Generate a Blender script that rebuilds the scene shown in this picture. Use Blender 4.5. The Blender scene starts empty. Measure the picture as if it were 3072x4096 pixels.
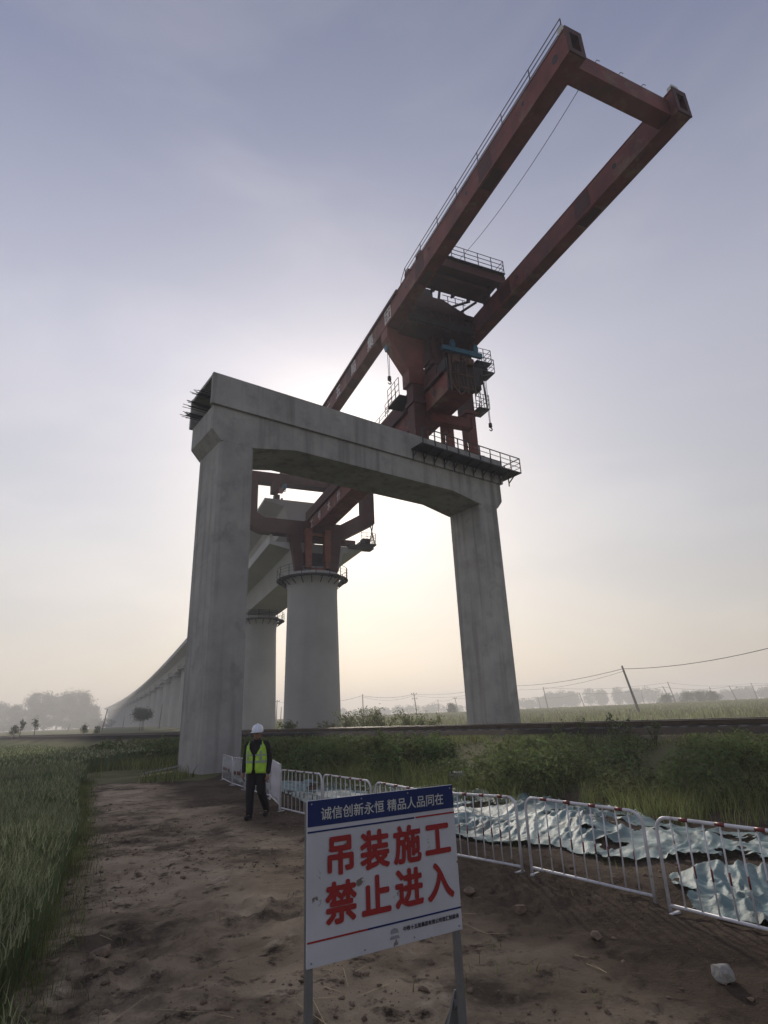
import bpy, bmesh, math, random
import numpy as np
from mathutils import Vector, Matrix, Euler
random.seed(7); rng = np.random.default_rng(7)
SC = bpy.context.scene
COL = SC.collection
R = math.radians

# ------------------------------------------------------------------ camera
cam_d = bpy.data.cameras.new('camera'); cam = bpy.data.objects.new('camera', cam_d); COL.objects.link(cam)
cam_d.sensor_fit = 'VERTICAL'; cam_d.sensor_height = 36.0; cam_d.lens = 36.0 * 2282.3 / 4096.0
cam_d.clip_start = 0.05; cam_d.clip_end = 6000
CP, CR = R(19.605), R(2.463)
_F = Vector((0, math.cos(CP), math.sin(CP))); _U = Vector((0, -math.sin(CP), math.cos(CP))); _R = Vector((1, 0, 0))
_Rr = _R * math.cos(CR) - _U * math.sin(CR); _Ur = _U * math.cos(CR) + _R * math.sin(CR)
m = Matrix.Identity(4)
for i in range(3):
    m[i][0] = _Rr[i]; m[i][1] = _Ur[i]; m[i][2] = -_F[i]
m.translation = Vector((0, 0, 1.8))
cam.matrix_world = m
SC.camera = cam

# ------------------------------------------------------------------ light
SUN_AZ, SUN_EL = -3.0, 24.6          # degrees, azimuth measured from +Y towards +X
SUN = Vector((math.sin(R(SUN_AZ)) * math.cos(R(SUN_EL)), math.cos(R(SUN_AZ)) * math.cos(R(SUN_EL)), math.sin(R(SUN_EL))))
sl = bpy.data.lights.new('sun', 'SUN'); sl.energy = 2.5; sl.angle = R(2.5); sl.color = (1.0, 0.90, 0.78)
so = bpy.data.objects.new('sun', sl); COL.objects.link(so)
so.rotation_euler = SUN.to_track_quat('Z', 'Y').to_euler()

W = bpy.data.worlds.new('World'); SC.world = W; W.use_nodes = True
nt = W.node_tree; nt.nodes.clear()
def N(tree, t, **kw):
    n = tree.nodes.new(t)
    for k, v in kw.items(): setattr(n, k, v)
    return n
out = N(nt, 'ShaderNodeOutputWorld')
sky = N(nt, 'ShaderNodeTexSky', sky_type='NISHITA', sun_disc=False, sun_elevation=R(SUN_EL), sun_rotation=R(SUN_AZ), air_density=1.2, dust_density=2.0, ozone_density=2.0)
b1 = N(nt, 'ShaderNodeBackground'); b1.inputs['Strength'].default_value = 0.022
nt.links.new(sky.outputs[0], b1.inputs['Color'])
tc = N(nt, 'ShaderNodeTexCoord'); nrm = N(nt, 'ShaderNodeVectorMath', operation='NORMALIZE')
nt.links.new(tc.outputs['Generated'], nrm.inputs[0])
sep = N(nt, 'ShaderNodeSeparateXYZ'); nt.links.new(nrm.outputs[0], sep.inputs[0])
ramp = N(nt, 'ShaderNodeValToRGB')
cr = ramp.color_ramp
stops = [(0.0, (0.50, 0.44, 0.385)), (0.10, (0.50, 0.455, 0.425)), (0.30, (0.475, 0.465, 0.495)), (0.55, (0.415, 0.418, 0.512)), (0.80, (0.172, 0.192, 0.308)), (1.0, (0.09, 0.11, 0.195))]
cr.elements[0].position = stops[0][0]; cr.elements[0].color = stops[0][1] + (1,)
cr.elements[1].position = stops[-1][0]; cr.elements[1].color = stops[-1][1] + (1,)
for p_, c_ in stops[1:-1]:
    e_ = cr.elements.new(p_); e_.color = c_ + (1,)
nt.links.new(sep.outputs['Z'], ramp.inputs[0])
dot = N(nt, 'ShaderNodeVectorMath', operation='DOT_PRODUCT'); dot.inputs[1].default_value = SUN
nt.links.new(nrm.outputs[0], dot.inputs[0])
def M(tree, op, a, b=None, clamp=False):
    n = N(tree, 'ShaderNodeMath', operation=op); n.use_clamp = clamp
    for i, v in enumerate((a, b)):
        if v is None: continue
        if isinstance(v, (int, float)): n.inputs[i].default_value = v
        else: tree.links.new(v, n.inputs[i])
    return n.outputs[0]
cpos = M(nt, 'MAXIMUM', dot.outputs['Value'], 0.0)
g1 = M(nt, 'MULTIPLY', M(nt, 'POWER', cpos, 4.0), 0.15)
g2 = M(nt, 'MULTIPLY', M(nt, 'POWER', cpos, 22.0), 0.085)
g3 = M(nt, 'MULTIPLY', M(nt, 'POWER', cpos, 160.0), 0.30)
gs = M(nt, 'ADD', M(nt, 'ADD', g1, g2), g3)
# thin veils of cloud
mp = N(nt, 'ShaderNodeMapping'); mp.inputs['Scale'].default_value = (1.0, 1.0, 3.2); mp.inputs['Rotation'].default_value = (0.25, 0.35, 0.2)
nt.links.new(nrm.outputs[0], mp.inputs[0])
cn = N(nt, 'ShaderNodeTexNoise'); cn.inputs['Scale'].default_value = 1.9; cn.inputs['Detail'].default_value = 7; cn.inputs['Roughness'].default_value = 0.52; cn.inputs['Distortion'].default_value = 0.35
nt.links.new(mp.outputs[0], cn.inputs['Vector'])
cl = N(nt, 'ShaderNodeMapRange', interpolation_type='SMOOTHSTEP'); cl.inputs[1].default_value = 0.42; cl.inputs[2].default_value = 0.66; cl.inputs[3].default_value = 0.0; cl.inputs[4].default_value = 1.0
nt.links.new(cn.outputs['Fac'], cl.inputs[0])
glow = N(nt, 'ShaderNodeMix', data_type='RGBA', blend_type='ADD'); glow.inputs['Factor'].default_value = 1.0
gc = N(nt, 'ShaderNodeMix', data_type='RGBA', blend_type='MULTIPLY'); gc.inputs['Factor'].default_value = 1.0
gc.inputs[6].default_value = (1.0, 0.955, 0.92, 1); nt.links.new(gs, gc.inputs[7])
nt.links.new(ramp.outputs[0], glow.inputs[6]); nt.links.new(gc.outputs[2], glow.inputs[7])
cm = N(nt, 'ShaderNodeMix', data_type='RGBA', blend_type='MIX')
nt.links.new(M(nt, 'MULTIPLY', cl.outputs[0], 0.70), cm.inputs['Factor'])
cadd = N(nt, 'ShaderNodeMix', data_type='RGBA', blend_type='ADD'); cadd.inputs['Factor'].default_value = 1.0
cadd.inputs[7].default_value = (0.11, 0.092, 0.070, 1)
nt.links.new(glow.outputs[2], cadd.inputs[6])
nt.links.new(glow.outputs[2], cm.inputs[6]); nt.links.new(cadd.outputs[2], cm.inputs[7])
b2 = N(nt, 'ShaderNodeBackground'); b2.inputs['Strength'].default_value = 0.9
nt.links.new(cm.outputs[2], b2.inputs['Color'])
nt.links.new(M(nt, 'MULTIPLY', M(nt, 'SUBTRACT', 1.0, M(nt, 'MULTIPLY', sep.outputs['X'], 0.20)), 0.88), b2.inputs['Strength'])   # air clearer to the right of the sun
ads = N(nt, 'ShaderNodeAddShader'); nt.links.new(b1.outputs[0], ads.inputs[0]); nt.links.new(b2.outputs[0], ads.inputs[1])
nt.links.new(ads.outputs[0], out.inputs['Surface'])

SC.view_settings.view_transform = 'Standard'; SC.view_settings.look = 'None'
SC.view_settings.exposure = 0.0; SC.view_settings.gamma = 1.0
SC.cycles.max_bounces = 6; SC.cycles.diffuse_bounces = 3; SC.cycles.glossy_bounces = 3; SC.cycles.transmission_bounces = 4
SC.cycles.volume_bounces = 1; SC.cycles.transparent_max_bounces = 8
SC.cycles.use_denoising = True
SC.cycles.sample_clamp_indirect = 6.0

# ------------------------------------------------------------------ materials
def mat(name, col, rough=0.8, var=0.25, scale=1.5, col2=None, spot=None, bump=0.0, bscale=8.0, metallic=0.0, rnd=0.0, translucent=0.0, spec=0.3, coords='Object', streak=None):
    mt = bpy.data.materials.new(name); mt.use_nodes = True
    t = mt.node_tree; bs = t.nodes['Principled BSDF']
    bs.inputs['Roughness'].default_value = rough; bs.inputs['Metallic'].default_value = metallic
    bs.inputs['Specular IOR Level'].default_value = spec
    tcn = N(t, 'ShaderNodeTexCoord'); vec = tcn.outputs[coords]
    nz = N(t, 'ShaderNodeTexNoise'); nz.inputs['Scale'].default_value = scale; nz.inputs['Detail'].default_value = 6; nz.inputs['Roughness'].default_value = 0.6
    t.links.new(vec, nz.inputs['Vector'])
    c2 = col2 if col2 else tuple(c * (1 - var) for c in col)
    c1 = tuple(min(1, c * (1 + var * 0.6)) for c in col)
    mr = N(t, 'ShaderNodeMapRange'); mr.inputs[1].default_value = 0.32; mr.inputs[2].default_value = 0.68
    t.links.new(nz.outputs['Fac'], mr.inputs[0])
    mx = N(t, 'ShaderNodeMix', data_type='RGBA'); mx.inputs[6].default_value = c2 + (1,); mx.inputs[7].default_value = c1 + (1,)
    t.links.new(mr.outputs[0], mx.inputs['Factor']); cur = mx.outputs[2]
    if streak:                                   # runs of grime down the face
        sc_, amt, scol = streak
        mp_ = N(t, 'ShaderNodeMapping'); mp_.inputs['Scale'].default_value = (sc_, sc_, sc_ * 0.045)
        t.links.new(vec, mp_.inputs[0])
        n3 = N(t, 'ShaderNodeTexNoise'); n3.inputs['Scale'].default_value = 1.0; n3.inputs['Detail'].default_value = 5
        t.links.new(mp_.outputs[0], n3.inputs['Vector'])
        r3 = N(t, 'ShaderNodeMapRange'); r3.inputs[1].default_value = 0.50; r3.inputs[2].default_value = 0.72; r3.inputs[4].default_value = amt
        t.links.new(n3.outputs['Fac'], r3.inputs[0])
        m3 = N(t, 'ShaderNodeMix', data_type='RGBA'); m3.inputs[7].default_value = scol + (1,)
        t.links.new(cur, m3.inputs[6]); t.links.new(r3.outputs[0], m3.inputs['Factor']); cur = m3.outputs[2]
    if spot:                                     # patches of another colour
        ssc, lo, hi, scol = spot
        n4 = N(t, 'ShaderNodeTexNoise'); n4.inputs['Scale'].default_value = ssc; n4.inputs['Detail'].default_value = 5; n4.inputs['Roughness'].default_value = 0.65
        t.links.new(vec, n4.inputs['Vector'])
        r4 = N(t, 'ShaderNodeMapRange'); r4.inputs[1].default_value = lo; r4.inputs[2].default_value = hi
        t.links.new(n4.outputs['Fac'], r4.inputs[0])
        m4 = N(t, 'ShaderNodeMix', data_type='RGBA'); m4.inputs[7].default_value = scol + (1,)
        t.links.new(cur, m4.inputs[6]); t.links.new(r4.outputs[0], m4.inputs['Factor']); cur = m4.outputs[2]
    if rnd:                                      # leaf to leaf variation
        at = N(t, 'ShaderNodeAttribute', attribute_name='rnd')
        hs = N(t, 'ShaderNodeHueSaturation')
        t.links.new(M(t, 'ADD', M(t, 'MULTIPLY', at.outputs['Fac'], 0.08), 0.46), hs.inputs['Hue'])
        t.links.new(M(t, 'ADD', M(t, 'MULTIPLY', at.outputs['Fac'], rnd * 2), 1 - rnd), hs.inputs['Value'])
        t.links.new(cur, hs.inputs['Color']); cur = hs.outputs[0]
    t.links.new(cur, bs.inputs['Base Color'])
    if bump:
        nb = N(t, 'ShaderNodeTexNoise'); nb.inputs['Scale'].default_value = bscale; nb.inputs['Detail'].default_value = 8; nb.inputs['Roughness'].default_value = 0.65
        t.links.new(vec, nb.inputs['Vector'])
        bp = N(t, 'ShaderNodeBump'); bp.inputs['Strength'].default_value = bump; bp.inputs['Distance'].default_value = 0.05
        t.links.new(nb.outputs['Fac'], bp.inputs['Height']); t.links.new(bp.outputs[0], bs.inputs['Normal'])
    if translucent:
        tr = N(t, 'ShaderNodeBsdfTranslucent'); t.links.new(cur, tr.inputs['Color'])
        ms = N(t, 'ShaderNodeMixShader'); ms.inputs[0].default_value = translucent
        t.links.new(bs.outputs[0], ms.inputs[1]); t.links.new(tr.outputs[0], ms.inputs[2])
        t.links.new(ms.outputs[0], t.nodes['Material Output'].inputs['Surface'])
    return mt

CONC = mat('concrete', (0.355, 0.352, 0.342), 0.85, 0.22, 0.55, bump=0.25, bscale=7, streak=(2.3, 0.62, (0.13, 0.125, 0.115)), spot=(0.9, 0.52, 0.80, (0.19, 0.19, 0.185)))
CONC2 = mat('pier_concrete', (0.36, 0.36, 0.355), 0.85, 0.12, 0.3, bump=0.15, bscale=5, streak=(1.2, 0.22, (0.24, 0.24, 0.235)))
CONC3 = mat('girder_concrete', (0.38, 0.385, 0.385), 0.8, 0.12, 0.25, bump=0.1, bscale=5, streak=(0.9, 0.15, (0.27, 0.27, 0.27)))
STAIN = mat('dark_stained_concrete', (0.13, 0.125, 0.118), 0.9, 0.35, 1.2, bump=0.25, bscale=7)
RED = mat('rust_red_paint', (0.165, 0.040, 0.031), 0.6, 0.35, 0.9, bump=0.12, bscale=9, streak=(1.4, 0.5, (0.06, 0.027, 0.024)), spot=(0.55, 0.53, 0.66, (0.19, 0.115, 0.075)))
RED2 = mat('dull_red_paint', (0.075, 0.026, 0.022), 0.65, 0.35, 1.2, bump=0.12, bscale=9, spot=(1.6, 0.58, 0.75, (0.035, 0.02, 0.018)))
BROWNP = mat('brown_primer', (0.11, 0.055, 0.035), 0.7, 0.35, 2.0)
ORANGE = mat('faded_orange_paint', (0.20, 0.068, 0.042), 0.6, 0.3, 1.4, spot=(2.0, 0.58, 0.72, (0.12, 0.06, 0.045)))
DARK = mat('dark_machinery_and_shade', (0.035, 0.030, 0.030), 0.6, 0.4, 2.0)  # near-black machinery; also colours in the shade of holes and openings
DSTEEL = mat('dark_steel', (0.045, 0.045, 0.05), 0.5, 0.3, 3.0, metallic=0.3)
BLUE = mat('blue_paint', (0.045, 0.16, 0.26), 0.5, 0.25, 2.0)
WHITEP = mat('weathered_white_lettering', (0.62, 0.62, 0.63), 0.8, 0.15, 3.0, spot=(5.0, 0.60, 0.66, (0.25, 0.12, 0.10)))
LAMPW = mat('pale_housing', (0.5, 0.52, 0.5), 0.5, 0.2, 4.0)
BARW = mat('white_tube_paint', (0.58, 0.58, 0.615), 0.4, 0.2, 6.0, spot=(9.0, 0.60, 0.68, (0.25, 0.18, 0.14)), spec=0.4)
BARR = mat('red_tube_paint', (0.17, 0.026, 0.021), 0.4, 0.25, 9.0, spec=0.5)
WOODP = mat('pole_concrete', (0.16, 0.15, 0.14), 0.9, 0.25, 2.0)
WIRE = mat('wire', (0.03, 0.03, 0.03), 0.6, 0.1)
BALLAST = mat('ballast', (0.032, 0.026, 0.023), 0.95, 0.5, 14.0, bump=0.9, bscale=16, spec=0.02)
RAILM = mat('rail_steel', (0.07, 0.055, 0.046), 0.3, 0.3, 3.0, metallic=0.8)
RAILTOP = mat('polished_rail_head', (0.55, 0.53, 0.50), 0.28, 0.1, 3.0, metallic=1.0)
STONE = mat('pale_stone', (0.34, 0.33, 0.305), 0.9, 0.25, 9.0, bump=0.7, bscale=14)
CLOD = mat('soil_clod', (0.21, 0.155, 0.112), 0.95, 0.4, 12.0, bump=0.6, bscale=25)
STRAW = mat('dry_straw', (0.55, 0.44, 0.25), 0.8, 0.3, 9.0)
BARK = mat('bark', (0.07, 0.055, 0.045), 0.95, 0.4, 6.0)
LEAF = mat('tree_leaf', (0.055, 0.085, 0.032), 0.7, 0.35, 0.4, rnd=0.35, translucent=0.3)
BUSH = mat('embankment_leaf', (0.115, 0.148, 0.055), 0.75, 0.45, 0.7, rnd=0.6, translucent=0.45, spec=0.15)
GRASS = mat('tall_grass', (0.185, 0.205, 0.072), 0.6, 0.45, 0.9, rnd=0.55, translucent=0.45)
EAR = mat('wheat_ear', (0.33, 0.345, 0.20), 0.6, 0.2, 0.4, rnd=0.3, translucent=0.45, spec=0.4)
WHEAT = mat('wheat', (0.125, 0.160, 0.068), 0.55, 0.3, 0.35, rnd=0.35, translucent=0.35, spec=0.45)
FIELDM = mat('far_crop', (0.30, 0.31, 0.16), 0.8, 0.3, 0.1, rnd=0.3, translucent=0.3)
NET = mat('dust_net', (0.225, 0.335, 0.33), 0.52, 0.35, 1.6, bump=0.5, bscale=9, translucent=0.25, spec=0.55, spot=(1.7, 0.50, 0.64, (0.095, 0.145, 0.142)))  # dark teal patches paint shaded areas into the net colour
SKIN = mat('skin', (0.26, 0.15, 0.105), 0.6, 0.1)
BLACKC = mat('black_cloth', (0.016, 0.016, 0.019), 0.85, 0.3, 12.0)
VEST = mat('hi_vis_fabric', (0.42, 0.70, 0.075), 0.8, 0.22, 7.0, bump=.5, bscale=14)
REFL = mat('grey_reflective_tape', (0.30, 0.36, 0.28), 0.5, 0.1)
HELM = mat('white_helmet_plastic', (0.72, 0.76, 0.85), 0.28, 0.05, spec=0.6)
SIGNW = mat('sign_white', (0.47, 0.48, 0.53), 0.5, 0.14, 2.2, spot=(11.0, 0.645, 0.68, (0.16, 0.13, 0.11)), streak=(9.0, .35, (0.33, 0.32, 0.32)))
SIGNB = mat('sign_navy', (0.013, 0.026, 0.115), 0.45, 0.15, 3.0)
SIGNR = mat('sign_red', (0.28, 0.026, 0.026), 0.5, 0.12, 4.0)
SIGNK = mat('sign_black', (0.03, 0.03, 0.04), 0.6, 0.1)
SIGNG = mat('sign_grey_mark', (0.25, 0.25, 0.28), 0.6, 0.1)
POSTM = mat('galvanised_post', (0.20, 0.20, 0.20), 0.5, 0.2, 5.0, metallic=0.4)

# ------------------------------------------------------------------ mesh helpers
class MB:
    def __init__(s): s.v = []; s.f = []
    def add(s, vs, fs):
        o = len(s.v); s.v += [tuple(v) for v in vs]; s.f += [tuple(i + o for i in f) for f in fs]; return s
    def hexa(s, p):      # p: 8 points, bottom ring 0-3, top ring 4-7
        return s.add(p, [(3, 2, 1, 0), (4, 5, 6, 7), (0, 1, 5, 4), (1, 2, 6, 5), (2, 3, 7, 6), (3, 0, 4, 7)])
    def box(s, x0, x1, y0, y1, z0, z1, T=None):
        p = [(x0, y0, z0), (x1, y0, z0), (x1, y1, z0), (x0, y1, z0), (x0, y0, z1), (x1, y0, z1), (x1, y1, z1), (x0, y1, z1)]
        if T: p = [T(*q) for q in p]
        return s.hexa(p)
    def prism(s, poly, d0, d1, T):       # poly of (u, v) extruded along third coordinate: T(d, u, v)
        n = len(poly)
        vs = [T(d0, u, v) for u, v in poly] + [T(d1, u, v) for u, v in poly]
        fs = [tuple(range(n))[::-1], tuple(range(n, 2 * n))] + [(i, (i + 1) % n, n + (i + 1) % n, n + i) for i in range(n)]
        return s.add(vs, fs)
    def tube(s, pts, r, n=8, cap=True):
        pts = [Vector(p) for p in pts]; rr = r if isinstance(r, (list, tuple)) else [r] * len(pts)
        vs = []; ref = None
        for i, p in enumerate(pts):
            d = (pts[min(i + 1, len(pts) - 1)] - pts[max(i - 1, 0)])
            d = d.normalized() if d.length > 1e-9 else Vector((0, 0, 1))
            if ref is None: ref = d.orthogonal().normalized()
            x = (ref - d * ref.dot(d)); x = x.normalized() if x.length > 1e-6 else d.orthogonal().normalized(); ref = x
            y = d.cross(x)
            for k in range(n):
                a = 2 * math.pi * k / n; vs.append(p + x * (rr[i] * math.cos(a)) + y * (rr[i] * math.sin(a)))
        fs = []
        for i in range(len(pts) - 1):
            for k in range(n):
                a, b = i * n + k, i * n + (k + 1) % n; fs.append((a, b, b + n, a + n))
        if cap:
            fs.append(tuple(range(n))[::-1]); fs.append(tuple(range((len(pts) - 1) * n, len(pts) * n)))
        return s.add(vs, fs)
    def bar(s, p, q, w, h=None, up=Vector((0, 0, 1))):     # square bar
        p, q = Vector(p), Vector(q); h = h or w; d = (q - p).normalized()
        if abs(d.dot(up)) > 0.98: up = Vector((1, 0, 0))
        x = d.cross(up).normalized() * (w / 2); y = x.cross(d).normalized() * (h / 2)
        return s.hexa([p - x - y, p + x - y, p + x + y, p - x + y, q - x - y, q + x - y, q + x + y, q - x + y])
    def lathe(s, prof, n=48, cx=0, cy=0, sx=1, sy=1, cap=True):
        vs = [(cx + r * sx * math.cos(2 * math.pi * k / n), cy + r * sy * math.sin(2 * math.pi * k / n), z) for r, z in prof for k in range(n)]
        fs = [(i * n + k, i * n + (k + 1) % n, (i + 1) * n + (k + 1) % n, (i + 1) * n + k) for i in range(len(prof) - 1) for k in range(n)]
        if cap: fs += [tuple(range(n))[::-1], tuple(range((len(prof) - 1) * n, len(prof) * n))]
        return s.add(vs, fs)
    def build(s, name, material, parent=None, smooth=False, bevel=0.0):
        o0 = Vector((0, 0, 0))
        if parent is not None:
            q = parent
            while q.parent: q = q.parent
            o0 = q.location if not q.get('_local') else o0
        me = bpy.data.meshes.new(name); me.from_pydata([tuple(Vector(v) - o0) for v in s.v], [], s.f)
        me.materials.append(material)
        bm = bmesh.new(); bm.from_mesh(me); bmesh.ops.recalc_face_normals(bm, faces=bm.faces); bm.to_mesh(me); bm.free()
        if smooth:
            me.polygons.foreach_set('use_smooth', [True] * len(me.polygons))
        o = bpy.data.objects.new(name, me); COL.objects.link(o)
        if parent is not None: o.parent = parent
        if bevel:
            md = o.modifiers.new('bevel', 'BEVEL'); md.width = bevel; md.segments = 2; md.limit_method = 'ANGLE'; md.angle_limit = R(40)
        return o

def tag(o, label=None, cat=None, group=None, kind=None):
    if label: o['label'] = label
    if cat: o['category'] = cat
    if group: o['group'] = group
    if kind: o['kind'] = kind
    return o
def thing(name, loc, label, cat, group=None):
    o = bpy.data.objects.new(name, None); COL.objects.link(o); o.location = loc; o.empty_display_size = 0.3
    return tag(o, label, cat, group)
def copy_tree(o, parent=None):
    c = o.copy(); COL.objects.link(c)
    if parent is not None: c.parent = parent
    for ch in list(o.children): copy_tree(ch, c)
    return c
def npmesh(name, V, F, material, parent=None, rnd=None, smooth=False):
    """V (n,3), F (m,k) fast mesh"""
    me = bpy.data.meshes.new(name); n, (mF, k) = len(V), F.shape
    me.vertices.add(n); me.vertices.foreach_set('co', np.ascontiguousarray(V, dtype=np.float32).ravel())
    me.loops.add(mF * k); me.polygons.add(mF)
    me.loops.foreach_set('vertex_index', F.astype(np.int32).ravel())
    me.polygons.foreach_set('loop_start', np.arange(0, mF * k, k, dtype=np.int32))
    if smooth: me.polygons.foreach_set('use_smooth', np.ones(mF, dtype=bool))
    me.update(); me.validate()
    if rnd is not None:
        at = me.attributes.new('rnd', 'FLOAT', 'POINT'); at.data.foreach_set('value', np.ascontiguousarray(rnd, dtype=np.float32))
    me.materials.append(material)
    o = bpy.data.objects.new(name, me); COL.objects.link(o)
    if parent is not None: o.parent = parent
    return o

# value noise
_P = rng.random((256, 256))
def vnoise(x, y):
    xi = np.floor(x).astype(int); yi = np.floor(y).astype(int); fx = x - xi; fy = y - yi
    fx = fx * fx * (3 - 2 * fx); fy = fy * fy * (3 - 2 * fy)
    g = lambda a, b: _P[a & 255, b & 255]
    return (g(xi, yi) * (1 - fx) + g(xi + 1, yi) * fx) * (1 - fy) + (g(xi, yi + 1) * (1 - fx) + g(xi + 1, yi + 1) * fx) * fy - 0.5
def fbm(x, y, sc, oct=4, rough=0.5):
    v = 0; a = 1.0; f = 1.0 / sc
    for i in range(oct):
        v = v + a * vnoise(x * f + 17.3 * i, y * f + 9.1 * i); a *= rough; f *= 2.03
    return v
def sstep(a, b, x):
    t = np.clip((x - a) / (b - a), 0, 1); return t * t * (3 - 2 * t)

# ------------------------------------------------------------------ terrain
TRK0 = np.array([12.02, 19.71]); TRKD = np.array([-0.7041, 0.7101]); TRKN = np.array([0.7101, 0.7041])
WE = np.array([[-2.2, 3.4], [-2.85, 5.1], [-3.7, 7.0], [-5.2, 10.3], [-6.9, 13.6], [-9.2, 18.0], [-12.4, 25.0]])   # edge of the wheat along the path
def track_uv(x, y):
    return (x - TRK0[0]) * TRKN[0] + (y - TRK0[1]) * TRKN[1], (x - TRK0[0]) * TRKD[0] + (y - TRK0[1]) * TRKD[1]
def wheat_side(x, y):        # >0 inside the wheat (left of its edge)
    ex = np.interp(y, WE[:, 1], WE[:, 0], left=-1.7, right=-12.4)
    back = 30.0 + (x + 13) * 0.25
    d1 = (ex - x) * 0.9
    return np.where((y > 25) & (x > -13.0), y - back, np.where(y > 25, np.maximum(d1, y - back), d1))
def bar_side(x, y):          # >0 on the far (right) side of the barrier row
    P0, P1 = np.array([-5.8, 20.9]), np.array([2.9, 5.6])
    d = P1 - P0; d = d / np.linalg.norm(d); n = np.array([-d[1], d[0]])
    return (x - P0[0]) * n[0] + (y - P0[1]) * n[1]
def terrain(x, y, fine=True):
    x = np.asarray(x, float); y = np.asarray(y, float)
    u, v = track_uv(x, y)
    z = 0.06 * fbm(x, y, 3.0, 3)
    bank = np.where(u < 0, 0.86 * sstep(-8.2, -2.6, u), 0.86 - 0.60 * sstep(2.6, 6.0, u))
    r = np.hypot(x, y)
    z = z * (1 - sstep(-6, -3, u)) + bank
    z = z + np.where(u > 3, sstep(60, 280, r) * 1.25, 0) + np.where(u > 3, 0.10 * fbm(x, y, 30, 2), 0)
    bsd = bar_side(x, y)
    pit = sstep(0.15, 1.6, bsd) * (1 - sstep(-9.5, -7.6, u)) * (y < 24) * (x > -6)
    z = z - 0.16 * pit + pit * 0.16 * fbm(x, y, 1.6, 3)
    # heap under the near net
    z = z + 0.26 * np.exp(-(((x - 3.75) / 0.75) ** 2 + ((y - 7.05) / 0.42) ** 2))
    z = z + 0.22 * np.exp(-(((x - 3.3) / 0.9) ** 2 + ((y - 11.2) / 0.8) ** 2))
    if fine:
        w = np.clip((26 - r) / 16, 0, 1) * (u < -3)
        path = (wheat_side(x, y) < 0.3)
        ruts = fbm(x * 1.0, y * 0.6, 0.9, 5, 0.55)
        cl = fbm(x, y, 0.22, 3, 0.6)
        rough = 0.5 + 0.9 * sstep(-0.05, 0.35, fbm(x + 40, y + 11, 1.8, 2))
        z = z + w * path * (0.065 * ruts + 0.042 * rough * cl + 0.065 * rough * np.maximum(fbm(x + 3, y * 1.6, 0.13, 3, .6), 0.10))
    return z
def gz(x, y): return float(terrain(np.array([x]), np.array([y]))[0])

angs = np.concatenate([np.linspace(-180, -62, 40)[:-1], np.linspace(-62, 62, 560), np.linspace(62, 180, 40)[1:]])
angs = np.radians(angs)
rad = [0.25]
while rad[-1] < 1180:
    rr_ = rad[-1]; st = 0.0115 if rr_ < 30 else 0.022
    rad.append(rr_ * (1 + (0.08 if rr_ < 2 else st)))
rad = np.array(rad)
AA, RR = np.meshgrid(angs, rad)
TX, TY = RR * np.sin(AA), RR * np.cos(AA)
TZ = terrain(TX, TY)
nA = len(angs)
V = np.stack([TX.ravel(), TY.ravel(), TZ.ravel()], 1)
ii, jj = np.meshgrid(np.arange(len(rad) - 1), np.arange(nA - 1), indexing='ij')
a_ = (ii * nA + jj).ravel(); F = np.stack([a_, a_ + 1, a_ + 1 + nA, a_ + nA], 1)
u_, v_ = track_uv(TX, TY); ws_ = wheat_side(TX, TY); r_ = np.hypot(TX, TY)
green = np.where(u_ > 2.9, sstep(2.9, 3.6, u_) * 0.9, 0) + np.where((u_ < -2.4), sstep(-9.5, -7.5, u_ + 1.2 * fbm(TX, TY, 2.0, 2)) * 0.8, 0)
green = np.maximum(green, sstep(-0.15, 0.3, ws_) * (u_ < -3))
green = np.maximum(green, np.where((TY > 21) & (TX < -6.5) & (u_ < -3), 0.75, 0))
ball = sstep(-4.6, -3.0, u_ + 1.4 * fbm(TX, TY, 2.2, 3)) * (1 - sstep(2.7, 3.6, u_))
gm = bpy.data.materials.new('ground'); gm.use_nodes = True
t = gm.node_tree; bs = t.nodes['Principled BSDF']; bs.inputs['Roughness'].default_value = 0.95; bs.inputs['Specular IOR Level'].default_value = 0.06
tcn = N(t, 'ShaderNodeTexCoord')
def noise(scale, detail=6, rough=0.6, vec=None):
    n = N(t, 'ShaderNodeTexNoise'); n.inputs['Scale'].default_value = scale; n.inputs['Detail'].default_value = detail; n.inputs['Roughness'].default_value = rough
    t.links.new(vec or tcn.outputs['Object'], n.inputs['Vector']); return n.outputs['Fac']
def rng_(v, lo, hi, a=0.0, b=1.0):
    n = N(t, 'ShaderNodeMapRange'); t.links.new(v, n.inputs[0])
    for i, q in enumerate((lo, hi, a, b)): n.inputs[1 + i].default_value = q
    return n.outputs[0]
def mixc(f, a, b):
    n = N(t, 'ShaderNodeMix', data_type='RGBA')
    for k, v in ((0, f), (6, a), (7, b)):
        if isinstance(v, tuple): n.inputs[k].default_value = v + (1,)
        else: t.links.new(v, n.inputs[k])
    return n.outputs[2]
soil = mixc(rng_(noise(0.8), 0.35, 0.65), (0.245, 0.188, 0.126), (0.53, 0.420, 0.296))
soil = mixc(rng_(noise(3.5, 7, 0.7), 0.54, 0.66), soil, (0.055, 0.042, 0.032))
soil = mixc(rng_(noise(0.6, 6, 0.65), 0.50, 0.60, 0, 0.8), soil, (0.070, 0.055, 0.042))
soil = mixc(rng_(noise(1.7, 8, 0.65), 0.60, 0.72), soil, (0.62, 0.51, 0.38))
soil = mixc(rng_(noise(22, 4, 0.6), 0.58, 0.72, 0, 0.6), soil, (0.34, 0.27, 0.20))
grs = mixc(rng_(noise(0.35), 0.3, 0.7), (0.085, 0.100, 0.040), (0.15, 0.165, 0.07))
grs = mixc(rng_(noise(0.06, 3), 0.4, 0.6, 0, 0.6), grs, (0.24, 0.225, 0.12))
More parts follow.
